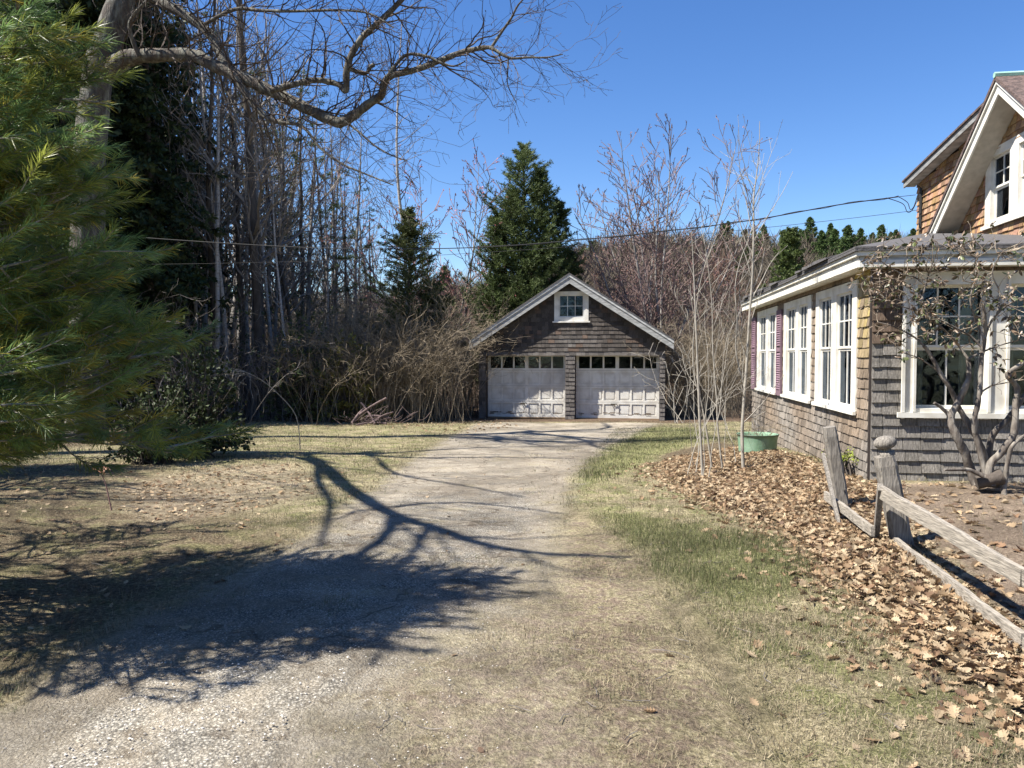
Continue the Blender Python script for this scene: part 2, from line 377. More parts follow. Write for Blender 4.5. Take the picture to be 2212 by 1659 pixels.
    c = mix(math_('MULTIPLY', mask("m_drive", .2, .9), math_('SUBTRACT', 1., math_('MULTIPLY', mask("m_dirt", .3, 1.), .7))), c, drive)
    c = mix(mask("m_bright", .05, .18), c, vm.outputs[0])
    c = mix(mask("m_bare", .2, .8), c, soil)
    big = N.new("ShaderNodeVectorMath"); big.operation = 'SCALE'; L.new(c, big.inputs[0]); L.new(mrange(noise(1.1, 5, .65), .3, .7, .68, 1.3), big.inputs["Scale"]); c = big.outputs[0]
    c = mix(math_('MULTIPLY', mrange(noise(5.5, 7, .7), .56, .64), math_('MULTIPLY', mask("m_drive", .4, 2.), .5)), c, (.15, .112, .075)); c = mix(math_('MULTIPLY', mask("m_rut", .12, .5), .55), c, (.13, .105, .075))
    c = mix(mask("m_leaf", .12, .5), c, litter)
    # wood floor and hillside beyond the yard
    sep = N.new("ShaderNodeSeparateXYZ"); L.new(tc, sep.inputs[0])
    wood = math_('MAXIMUM', mrange(math_('ADD', sep.outputs[1], math_('MULTIPLY', n_big, 2.)), 25.2, 26.0), mrange(math_('ADD', sep.outputs[0], n_mid), -7.2, -8.5))
    c = mix(wood, c, ramp(n_fine, (.3, (.06, .042, .03)), (.7, (.22, .15, .10))))
    L.new(c, bs.inputs["Base Color"])
    b1 = N.new("ShaderNodeBump"); b1.inputs["Strength"].default_value = 1.0; b1.inputs["Distance"].default_value = .035
    L.new(math_('ADD', n_fine, math_('ADD', math_('MULTIPLY', n_grit, .5), math_('MULTIPLY', vor.outputs["Distance"], -.35))), b1.inputs["Height"]); L.new(b1.outputs[0], bs.inputs["Normal"])
    return m
ground_mesh()
#@@PART2
# ------------------------------------------------------------------ building helpers: frame coordinates (a along the wall, d into the building, z up)
class Fr:
    def __init__(s, O, A, I): s.O = Vector((O[0], O[1], 0)); s.A = Vector((A[0], A[1], 0)); s.I = Vector((I[0], I[1], 0))
    def __call__(s, p): return tuple(s.O+s.A*p[0]+s.I*p[1]+Vector((0, 0, p[2])))
    def inv(s, x, y):
        q = Vector((x, y, 0))-s.O; return q.dot(s.A), q.dot(s.I)
def fbox(mb, f, a0, a1, d0, d1, z0, z1, col=None): mb.box((a0, d0, z0), (a1, d1, z1), col, f)
def fpoly(mb, f, pts, d0, d1, col=None):
    """prism of an (a,z) polygon, counter-clockwise seen from outside, between depths d0<d1"""
    n = len(pts); v = [f((a, d0, z)) for a, z in pts]+[f((a, d1, z)) for a, z in pts]
    mb.add(v, [list(range(n))], col); mb.add(v, [list(range(2*n-1, n-1, -1))], col)
    mb.add(v, [[i, i+n, (i+1) % n+n, (i+1) % n] for i in range(n)], col)
def sub_int(iv, holes):
    for h0, h1 in holes:
        out = []
        for a, b in iv:
            if h1 <= a or h0 >= b: out.append((a, b)); continue
            if h0 > a: out.append((a, h0))
            if h1 < b: out.append((h1, b))
        iv = out
    return iv
def siding(mb, back, f, z0, z1, expo, limits, holes, tint, wmin=.08, wmax=.2, th=.014, rnd=random.Random(3)):
    z = z0; k = 0
    while z < z1-1e-6:
        h = min(expo, z1-z); zm = z+h*.5
        L = limits(zm)
        if L:
            iv = sub_int([L], [(a0, a1) for a0, a1, q0, q1 in holes if q0 < zm < q1])
            for a, b in iv:
                if b-a < .01: continue
                fbox(back, f, a, b, .003, .1, z, z+h)
                x = a-rnd.uniform(0, .06)
                while x < b:
                    w = rnd.uniform(wmin, wmax); xa = max(x+.0035, a); xb = min(x+w-.0035, b)
                    if xb-xa > .012:
                        j = rnd.uniform(-.006, .004); t = th*rnd.uniform(.75, 1.35)
                        mb.hexa([f(q) for q in ((xa, -t, z+j), (xb, -t, z+j+rnd.uniform(-.003, .003)), (xb, 0, z+j), (xa, 0, z+j), (xa, -.003, z+h), (xb, -.003, z+h), (xb, 0, z+h), (xa, 0, z+h))],
                                np.array(tint((xa+xb)/2, zm, rnd)))
                    x += w
        z += expo; k += 1
def window(parent, f, cas, sashes, sill=None, casd=.025, m="white", curtain=None, nm="window", back=.1, tintc=None):
    """cas=(a0,a1,z0,z1); sash=(a0,a1,z0,z1,cols,rows,depth)"""
    mb = MB(); A = sorted({cas[0], cas[1], *[s[0] for s in sashes], *[s[1] for s in sashes]}); Z = sorted({cas[2], cas[3], *[s[2] for s in sashes], *[s[3] for s in sashes]})
    for i in range(len(A)-1):
        for j in range(len(Z)-1):
            ca = (A[i]+A[i+1])/2; cz = (Z[j]+Z[j+1])/2
            if not any(s[0] < ca < s[1] and s[2] < cz < s[3] for s in sashes): fbox(mb, f, A[i], A[i+1], -casd, back, Z[j], Z[j+1], tintc)
    panes = []
    for a0, a1, z0, z1, c, r, d in sashes:
        w = .032
        fbox(mb, f, a0, a0+w, d, d+.035, z0, z1); fbox(mb, f, a1-w, a1, d, d+.035, z0, z1)
        fbox(mb, f, a0+w, a1-w, d, d+.035, z0, z0+w); fbox(mb, f, a0+w, a1-w, d, d+.035, z1-w, z1)
        for k in range(1, c):
            x = a0+w+(a1-a0-2*w)*k/c; fbox(mb, f, x-.009, x+.009, d+.004, d+.03, z0+w, z1-w)
        for k in range(1, r):
            x = z0+w+(z1-z0-2*w)*k/r; fbox(mb, f, a0+w, a1-w, d+.006, d+.028, x-.009, x+.009)
        panes.append((a0+w, a1-w, d+.017, z0+w, z1-w))
    wo = mb.build(nm, M[m], parent)
    for a0, a1, d, z0, z1 in panes:
        pm = MB(); fbox(pm, f, a0, a1, d, d+.003, z0, z1); pm.build("pane", M["glass"], wo)
    if sill:
        sm = MB(); fbox(sm, f, sill[0], sill[1], -.07, -casd-.002, sill[2], sill[3]); sm.build("sill", M[m], wo)
    if curtain:
        for a0, a1, z0, z1, d in curtain:
            cm = MB(); n = int((a1-a0)/.02)+2; xs = np.linspace(a0, a1, n)
            for i in range(n-1):
                d0 = d+.018*math.sin(xs[i]*55); d1 = d+.018*math.sin(xs[i+1]*55)
                cm.quad(f((xs[i], d0, z0)), f((xs[i+1], d1, z0)), f((xs[i+1], d1, z1)), f((xs[i], d0, z1)))
            cm.build("curtain", M["curtain"], wo, smooth=False)
    return wo

# ------------------------------------------------------------------ the garage
def build_garage():
    t = math.radians(10); cx = ray(1232, 600)[0]*26.3
    f = Fr((cx, 26.3), (math.cos(t), -math.sin(t)), (math.sin(t), math.cos(t)))
    r = root("garage", (cx, 26.3, -.6), "weathered shingled two-car garage with grey-white rake boards at the end of the drive", "garage")
    PK = 4.35; SL = .646; HW = 3.19; EV = 3.47; ZB = -.85; DT = 1.65; DB = -.56
    DR = [(-2.95, -.165), (.165, 3.01)]
    win_hole = (-.50, .58, 2.81, 3.76)
    sh = MB(); bk = MB(); R = random.Random(5)
    def lim(z):
        w = min(HW, (PK-.2-z)/SL); return (-w, w) if w > .05 else None
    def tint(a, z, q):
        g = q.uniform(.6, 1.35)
        if z < 1.7: return (1.75*g, 1.85*g, 1.95*g)  # paler lower rows: weathering, with sunlight also put into the tint
        k = math.exp(-((a-.1)/.9)**2-((z-2.05)/.35)**2)  # sunlit patch on the gable painted into the shingle tint
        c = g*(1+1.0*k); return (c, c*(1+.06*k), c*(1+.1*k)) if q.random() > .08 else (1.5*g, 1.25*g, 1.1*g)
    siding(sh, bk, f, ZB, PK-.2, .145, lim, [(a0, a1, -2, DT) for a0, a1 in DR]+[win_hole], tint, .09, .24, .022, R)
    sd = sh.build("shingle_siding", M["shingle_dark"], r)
    # body: side and back walls, floor, jambs and lintel
    for s in (-1, 1):
        x0, x1 = (-HW, -HW+.1) if s < 0 else (HW-.1, HW)
        fbox(bk, f, x0, x1, .103, 6.2, ZB, PK-SL*HW-.12)
    fpoly(bk, f, [(-HW, ZB), (HW, ZB), (HW, PK-SL*HW-.1), (0, PK-.15), (-HW, PK-SL*HW-.1)], 6.2, 6.3)
    for a0, a1 in DR:
        fbox(bk, f, a0-.03, a0, .012, .46, ZB, DT); fbox(bk, f, a1, a1+.03, .012, .46, ZB, DT); fbox(bk, f, a0, a1, .012, .46, DT, DT+.05)
    fbox(bk, f, -HW+.1, HW-.1, .5, 6.2, ZB, -.58)
    bk.build("wall", M["sheath"], r)
    # side wall shingles
    for s in (-1, 1):
        o = f((s*HW, 0 if s > 0 else 6.3, 0)); fs = Fr(o, f.I if s > 0 else -f.I, -f.A if s > 0 else f.A)
        m2 = MB(); b2 = MB(); siding(m2, b2, fs, ZB, PK-SL*HW-.16, .145, lambda z: (.0, 6.3), [], lambda a, z, q: (q.uniform(1.2, 2),)*3, .1, .24, .014, R)
        m2.build("side_shingles", M["shingle_dark"], r)
    rf = MB()
    for s in (-1, 1):
        pts = [(0, PK), (s*EV, PK-SL*EV), (s*EV, PK-SL*EV+.05), (0, PK+.05)]
        if s > 0: pts = pts[::-1]
        pts = pts if s > 0 else pts
        fpoly(rf, f, pts, -.34, 6.55)
    ro = rf.build("roof", M["roof"], r)
    for s in (-1, 1):
        rk = MB()
        for d0, d1, z0, z1 in ((-.30, -.265, .30, .085), (-.325, -.262, .085, .003)):
            pts = [(0.001*s, PK-z0), (s*EV, PK-SL*EV-z0), (s*EV, PK-SL*EV-z1), (0.001*s, PK-z1)]
            if s < 0: pts = pts[::-1]
            fpoly(rk, f, pts, d0, d1, (.8, .8, .8) if z1 > .05 else (1.1, 1.1, 1.1))
        rk.build("rake_board", M["rake"], r)
        so_ = MB(); pts = [(0, PK-.16), (s*(EV-.02), PK-SL*(EV-.02)-.16), (s*(EV-.02), PK-SL*(EV-.02)-.13), (0, PK-.13)]
        if s < 0: pts = pts[::-1]
        fpoly(so_, f, pts, -.26, -.016); so_.build("soffit", M["sheath"], r)
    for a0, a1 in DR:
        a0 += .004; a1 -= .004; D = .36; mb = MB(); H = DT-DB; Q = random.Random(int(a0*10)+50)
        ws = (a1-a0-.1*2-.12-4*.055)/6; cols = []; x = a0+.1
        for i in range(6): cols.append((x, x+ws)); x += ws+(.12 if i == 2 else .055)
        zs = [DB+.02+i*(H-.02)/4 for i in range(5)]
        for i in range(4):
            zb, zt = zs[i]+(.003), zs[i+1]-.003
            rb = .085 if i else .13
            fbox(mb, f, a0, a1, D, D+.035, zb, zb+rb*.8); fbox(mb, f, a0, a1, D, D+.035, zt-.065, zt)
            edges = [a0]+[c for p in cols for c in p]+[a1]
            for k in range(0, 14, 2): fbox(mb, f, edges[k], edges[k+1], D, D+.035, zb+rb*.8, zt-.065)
            if i < 3: fbox(mb, f, a0, a1, D+.03, D+.034, zb+rb*.8+.001, zt-.066, (.93, .93, .93)); [fbox(mb, f, p[0]+.05, p[1]-.05, D+.018, D+.029, zb+rb*.8+.05, zt-.115, (.97, .97, .97)) for p in cols]  # recess shade put into the panel tint so the relief reads
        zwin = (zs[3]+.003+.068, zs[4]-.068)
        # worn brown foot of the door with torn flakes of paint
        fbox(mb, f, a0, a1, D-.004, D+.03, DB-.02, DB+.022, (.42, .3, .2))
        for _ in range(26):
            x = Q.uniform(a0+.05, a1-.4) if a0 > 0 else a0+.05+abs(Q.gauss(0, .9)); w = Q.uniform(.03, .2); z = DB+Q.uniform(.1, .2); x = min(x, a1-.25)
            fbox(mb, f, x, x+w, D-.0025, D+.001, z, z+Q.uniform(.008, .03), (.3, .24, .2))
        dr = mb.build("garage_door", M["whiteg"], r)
        for p in cols:
            pm = MB(); fbox(pm, f, p[0], p[1], D+.016, D+.02, *zwin); pm.build("pane", M["glass"], dr)
        hm = MB(); c = (a0+a1)/2-.1; fbox(hm, f, c-.12, c+.1, D-.05, D-.03, zs[1]-.07, zs[1]-.045); fbox(hm, f, c-.11, c-.09, D-.03, D-.001, zs[1]-.065, zs[1]-.05); fbox(hm, f, c+.07, c+.09, D-.03, D-.001, zs[1]-.065, zs[1]-.05)
        hm.build("handle", M["wire"], dr)
        hg = MB(); fbox(hg, f, a0+.1, a1-.1, 1.4, 1.45, zwin[0]-.3, zwin[1]-.02); fbox(hg, f, a0+.7, a0+1.2, .7, .9, zwin[0]-.3, zwin[0]+.1); hg.build("stored_shelf", M["dark"], dr)
    window(r, f, (-.545, .625, 2.79, 3.80), [(-.385, .455, 2.93, 3.68, 3, 2, .02)], (-.6, .68, 2.74, 2.79), .03, "whiteg")
    return r, f
GAR, GF = build_garage()

# ------------------------------------------------------------------ the cottage
def build_cottage():
    h = math.radians(8.3); T = math.tan(h); C = math.cos(h); S = math.sin(h); X0 = 2.9475
    cor = (X0+T*9.2, 9.2)
    FL = Fr(cor, (-S, -C), (C, -S)); FF = Fr(cor, (C, -S), (S, C))
    r = root("cottage", (cor[0], cor[1], 0), "brown shingled cottage with white windowed sun porch and steep upper gable at the right", "house")
    A = lambda y: -(y-9.2)/C
    R = random.Random(9)
    def lt(a, z, q):
        g = q.uniform(.7, 1.3); n = mnoise.noise(Vector((a*.7, z*1.5, 3))); zz = max(0, min(1, (1.25-z)/.8)); gy = max(0, min(1, zz*.9+n*1.3-.1))
        br = .95+1.1*max(0, z-1.35)*(a > -.6)*q.random()
        return (g*(br*1.0*(1-gy)+1.05*gy), g*(br*.97*(1-gy)+1.18*gy), g*(.86*(1-gy)+1.3*gy))
    Ls = [(9.68, 11.75, .84, 2.56), (12.05, 14.1, .84, 2.56), (14.72, 16.9, .84, 2.56)]
    holes = [(A(y1)+.02, A(y0)-.02, z0+.05, z1-.03) for y0, y1, z0, z1 in Ls]
    sh = MB(); bk = MB()
    siding(sh, bk, FL, -.42, 2.66, .125, lambda z: (A(17.6), -.02), holes, lt, .07, .2, .019, R)
    fbox(bk, FL, -.02, .0, -.012, .1, -.4, 2.66, (1, 1, 1))
    sh.build("left_siding", M["shingle"], r)
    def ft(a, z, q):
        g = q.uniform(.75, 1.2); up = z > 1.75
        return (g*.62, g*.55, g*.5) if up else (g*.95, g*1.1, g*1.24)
    fs = MB(); HF = [(.37, 6, .86, 2.56)]
    siding(fs, bk, FF, -.07, 2.66, .14, lambda z: (.015, 6.5), HF, ft, .12, .26, .023, R)
    fs.build("front_siding", M["shingle"], r)
    bk.build("wall", M["sheath"], r)
    # sun porch windows, left wall
    for i, (y0, y1, z0, z1) in enumerate(Ls):
        sa = [((9.88, 10.61), (10.87, 11.55)), ((12.27, 12.92), (13.13, 13.89)), ((14.87, 15.61), (15.85, 16.69))][i]
        ss = []
        for p, q in sa:
            ss.append((A(q), A(p), 1.70, 2.44, 3, 2, .0)); ss.append((A(q), A(p), .93, 1.70, 2, 1, .016))
        cu = [(A(q)+.05, A(q)+.24, .95, 2.42, .2) for p, q in sa]+[(A(p)-.22, A(p)-.04, .95, 2.42, .2) for p, q in sa]
        window(r, FL, (A(y1), A(y0), .90, 2.56), ss, (A(y1)-.03, A(y0)+.04, .855, .90), .03, "white", cu)
    # front windows
    per = 1.015; ss = []; cu = []
    for k in range(5):
        s0 = .50+k*per; ss.append((s0, s0+.79, 1.70, 2.44, 3, 2, .09)); ss.append((s0, s0+.79, .98, 1.70, 2, 1, .12)); cu += [(s0+.03, s0+.2, 1.0, 2.42, .3), (s0+.6, s0+.77, 1.0, 2.42, .3)]
    window(r, FF, (.353, 5.6, .93, 2.59), ss, (.297, 5.7, .87, .93), .03, "white", cu, back=.16)
    bt = MB()
    for k in range(5):
        for q in (.372, .43) if k == 0 else (): pass
        s0 = .50+k*per; fbox(bt, FF, s0-.03, s0-.001, -.055, -.031, .94, 2.55); fbox(bt, FF, s0+.791, s0+.82, -.055, -.031, .94, 2.55)
    fbox(bt, FF, .34, .375, -.06, -.031, .935, 2.6)
    bt.build("window_trim", M["white"], r)
    # shutters
    for y0, y1 in ((14.24, 14.66), (17.02, 17.5)):
        mb = MB(); a0, a1 = A(y1), A(y0)
        for x0, x1 in ((a0, a0+.05), (a1-.05, a1)): fbox(mb, FL, x0, x1, -.055, -.02, .86, 2.46)
        for z0, z1 in ((.86, .96), (1.68, 1.76), (2.38, 2.46)): fbox(mb, FL, a0+.05, a1-.05, -.055, -.02, z0, z1)
        z = .98
        while z < 2.36:
            if not 1.64 < z < 1.77:
                mb.hexa([FL(p) for p in ((a0+.05, -.058, z), (a1-.05, -.058, z), (a1-.05, -.05, z), (a0+.05, -.05, z), (a0+.05, -.03, z+.03), (a1-.05, -.03, z+.03), (a1-.05, -.022, z+.03), (a0+.05, -.022, z+.03))], (1.5, 1.5, 1.5))
            z += .043
        o = mb.build("shutter", M["purple"], r); o["label"] = "faded purple louvred shutter"
    # eaves: soffit, two white strips with a grey groove, roof edge (left side then front side)
    ev = MB(); gr = MB(); ed = MB()
    yl = A(17.8)
    for f, a0, a1, x in ((FL, yl, .21, 0), (FF, -.21, 7.0, 1)):
        e0, e1 = (a0, a1) if x == 0 else (a0, a1)
        o = .0 if x == 0 else .001
        fbox(ev, f, a0, (.0 if x == 0 else a1), -.205, .05-x*.04, 2.64-o, 2.66-o)
        fbox(ev, f, a0+(.001 if x else 0), a1, -.225-o, -.206, 2.635+o, 2.715+o)
        fbox(gr, f, a0+(.02 if x else 0), a1-.02*(1-x), -.207, -.19, 2.715+o, 2.765+o)
        fbox(ev, f, a0-(.02 if x else 0), a1+.02*(1-x), -.245-o, -.19, 2.765+o, 2.815+o)
        fbox(ed, f, a0-(.06 if x else 0), a1+.05*(1-x), -.27-o, -.19, 2.817+o, 2.845+o)
    ev.build("eave_board", M["white"], r); gr.build("eave_groove", M["rake"], r)
    # hip roof of the porch: s from left eave, t from front eave
    def st(s, t, z): return FF((s-.27, t-.27, z))
    k1 = .35; k2 = .172; Sw = 3.34; tw = Sw*k1/k2
    for lo in (0,):
        b = 2.85
        pl = [(0, 0, b), (Sw, tw, b+k1*Sw), (Sw, 8.9, b+k1*Sw), (0, 8.9, b)]
        pf = [(0, 0, b), (7.3, 0, b), (7.3, tw, b+k2*tw), (Sw, tw, b+k1*Sw)]
        for pts in (pl, pf):
            v = [st(*p) for p in pts]; v2 = [(x, y, z+.02) for x, y, z in v]
            ed.add(v2+v, [[0, 1, 2, 3], [7, 6, 5, 4], [0, 4, 5, 1], [1, 5, 6, 2], [2, 6, 7, 3], [3, 7, 4, 0]])
    # curled, lifted edges of the old roofing along the left eave
    q = random.Random(4)
    for _ in range(14):
        a = q.uniform(yl+.3, -1.); w = q.uniform(.25, .6)
        ed.hexa([FL(p) for p in ((a, -.31, 2.868), (a+w, -.30, 2.872), (a+w, -.1, 2.93), (a, -.1, 2.93), (a, -.31, 2.878+q.uniform(.01, .04)), (a+w, -.30, 2.885+q.uniform(0, .03)), (a+w, -.1, 2.945), (a, -.1, 2.945))], (1.2, 1.2, 1.2))
    ed.build("porch_roof", M["roof"], r)
    # ---- upper house
    FU = Fr((6.05+T*9.2, 9.2), (-S, -C), (C, -S))
    def aU(x0, y): return FU.inv(x0+T*y, y)[0]
    dR = -.406
    ap = aU(5.64, 11.79); PZ = 5.81; sl1 = .765
    aw = aU(6.05, 16.01); SH = .1226; zsh = PZ-.02
    def lim(z):
        lo = max(aw, ap-(zsh-.12-z)/SH) if z > 5.0 else aw
        hi = min(aU(6.05, 7.2), ap+(PZ-.2-z)/sl1)
        return (lo, hi) if hi-lo > .05 else None
    U = MB(); ub = MB()
    wy = lambda y: aU(6.05, y)
    hole = (wy(12.93), wy(10.5), 3.76, 4.97)
    def ut(a, z, q):
        g = q.uniform(.6, 1.4); return (g*1.05, g*q.uniform(.9, 1.1), g*q.uniform(.8, 1.2))
    siding(U, ub, FU, 2.7, PZ-.2, .125, lim, [hole], ut, .08, .2, .026, R)
    U.build("upper_siding", M["shingle_up"], r)
    fbox(ub, FU, aw, aw+.1, .103, 7, 2.7, 5.0)
    ub.build("upper_wall", M["sheath"], r)
    ss = []
    for p, q in ((12.764, 12.143), (11.881, 11.26)):
        ss.append((wy(p), wy(q), 4.34, 4.85, 2, 2, .02)); ss.append((wy(p), wy(q), 3.83, 4.34, 1, 1, .045))
    window(r, FU, (wy(12.95), wy(10.45), 3.76, 4.99), ss, (wy(13.0), wy(10.3), 3.70, 3.76), .03, "white",
           [(wy(12.72), wy(12.19), 3.85, 4.55, .14), (wy(11.85), wy(11.3), 3.85, 4.5, .14)])
    # gable rakes, soffits, roof slabs
    rk = MB(); sf = MB(); rf = MB()
    aL = ap-2.56; aRr = ap+3.6
    for s, ae in ((-1, aL), (1, aRr)):
        zz = lambda a, o: PZ-sl1*abs(a-ap)-o
        def poly(o0, o1, x0=0.0):
            pts = [(ap, PZ-o0), (ae, zz(ae, o0)), (ae, zz(ae, o1)), (ap, PZ-o1)]
            return pts if s > 0 else pts[::-1]
        P4 = lambda o0, o1: [(a, z) for a, z in poly(o0, o1)]
        fpoly(rk, FU, P4(.24, .09), dR, dR+.03); fpoly(rk, FU, P4(.09, .035), dR-.03, dR+.03)
        fpoly(sf, FU, P4(.21, .185), dR+.031, -.018)
        if s > 0: fpoly(rf, FU, P4(.034, -.03), dR-.05, 7)
        else: fpoly(rf, FU, P4(.034, -.03), dR-.05, -.02)
    rk.build("rake_board", M["white"], r); sf.build("soffit", M["soffit"], r)
    # shed dormer roof behind
    dS = -(6.05-5.8)*C; a2 = aU(5.8, 16.17)
    zS = lambda a: zsh-SH*abs(a-ap)
    fpoly(rf, FU, [(a2, zS(a2)-.035), (ap-.02, zS(ap-.02)-.035), (ap-.02, zS(ap-.02)), (a2, zS(a2))], dS-.03, 7)
    s2 = MB(); fpoly(s2, FU, [(a2+.01, zS(a2)-.15), (ap-.03, zS(ap)-.15), (ap-.03, zS(ap)-.037), (a2+.01, zS(a2)-.037)], dS, dS+.03, (.55, .55, .55))
    s2.build("shed_rake_board", M["rake"], r)
    s3 = MB(); fpoly(s3, FU, [(a2+.01, zS(a2)-.13), (ap-.4, zS(ap-.4)-.13), (ap-.4, zS(ap-.4)-.11), (a2+.01, zS(a2)-.11)], dS+.031, -.018)
    s3.build("shed_soffit", M["rake"], r)
    rf.build("upper_roof", M["brownroof"], r)
    cp = MB(); cp.tube([FU((ap, dR-.06, PZ+.04)), FU((ap, 7, PZ+.04))], .045, 6); cp.build("ridge_cap", M["copper"], r)
    cd = MB(); a = wy(15.72); cd.tube([FU((a, -.05, 3.6)), FU((a, -.05, 5.0)), FU((a-.03, -.1, 5.05))], .022, 6, (3, 2.6, 2)); cd.tube([FU((a, -.045, 4.2)), FU((a, -.045, 5.0))], .03, 6)
    cd.build("conduit", M["wire"], r)
    # dark rooms behind the glass
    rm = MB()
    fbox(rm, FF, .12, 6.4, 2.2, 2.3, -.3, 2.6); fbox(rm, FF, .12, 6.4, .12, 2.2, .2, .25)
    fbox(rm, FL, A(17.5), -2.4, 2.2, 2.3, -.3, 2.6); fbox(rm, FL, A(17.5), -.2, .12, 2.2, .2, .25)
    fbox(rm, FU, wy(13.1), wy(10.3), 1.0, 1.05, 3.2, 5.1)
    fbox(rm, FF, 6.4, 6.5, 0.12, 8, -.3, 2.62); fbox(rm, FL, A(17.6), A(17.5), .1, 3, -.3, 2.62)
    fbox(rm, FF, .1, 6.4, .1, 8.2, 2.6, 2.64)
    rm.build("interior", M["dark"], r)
    return r, FL, FF, FU, wy
M["brownroof"] = mat("brown_asphalt_shingles", (.12, .085, .075), .9, .35, 22, (1, 1, 1), .5, 50, second=(.075, .055, .05), sscale=12)
HOUSE, FL, FF, FU, wyU = build_cottage()

# ------------------------------------------------------------------ service wires between the cottage and a pole out of frame
def wire_pt(u, v):
    ax, ay = ray(1978, 425)[0]*15.6, 15.6; bx, by = ray(-60, 490)[0]*24, 24.
    dx, dz = ray(u, v); ex, ey = bx-ax, by-ay
    # (ax+t ex) = dx (ay+t ey)
    t = (dx*ay-ax)/(ex-dx*ey); y = ay+t*ey; return Vector((dx*y, y, EYE+dz*y))
def resample(pts, n=6):
    out = []
    for i in range(len(pts)-1):
        p0 = pts[max(i-1, 0)]; p1 = pts[i]; p2 = pts[i+1]; p3 = pts[min(i+2, len(pts)-1)]
        for k in range(n):
            t = k/n; out.append(.5*((2*p1)+(p2-p0)*t+(2*p0-5*p1+4*p2-p3)*t*t+(3*p1-p0-3*p2+p3)*t**3))
    out.append(pts[-1]); return out
def wires():
    for nm, pts, rad, lab in (
        ("overhead_cable", [(-60, 478), (207, 505), (480, 525), (737, 537), (1020, 535), (1254, 518), (1475, 495), (1641, 473), (1808, 443), (1941, 425)], .012, "thick black twisted service cable rising over the yard to the cottage eave"),
        ("overhead_cable", [(-60, 565), (300, 571), (737, 562), (1000, 548), (1254, 531), (1475, 510), (1641, 493), (1808, 475), (1958, 457), (1990, 452)], .005, "thin lower wire running beneath the thick service cable")):
        P_ = resample([wire_pt(*p) for p in pts]); mb = MB(); mb.tube(P_, rad, 5)
        if rad > .01:
            Q = [p+Vector((0, 0, .022*math.sin(i*1.3))) for i, p in enumerate(P_[24:])]; mb.tube(Q, .006, 4)
            e = wire_pt(1978, 421); mb.tube([P_[-1], e], .006, 4)
            mb.tube(resample([P_[-1], wire_pt(1960, 437), wire_pt(1966, 452), wire_pt(1974, 446), wire_pt(1983, 418)]), .009, 4)
            mb.tube(resample([P_[-1]+Vector((-.2, .1, 0)), wire_pt(1950, 440), wire_pt(1960, 458), wire_pt(1972, 452), wire_pt(1984, 425)]), .009, 4)
        tag(mb.build(nm, M["wire"]), lab, "cable")
wires()

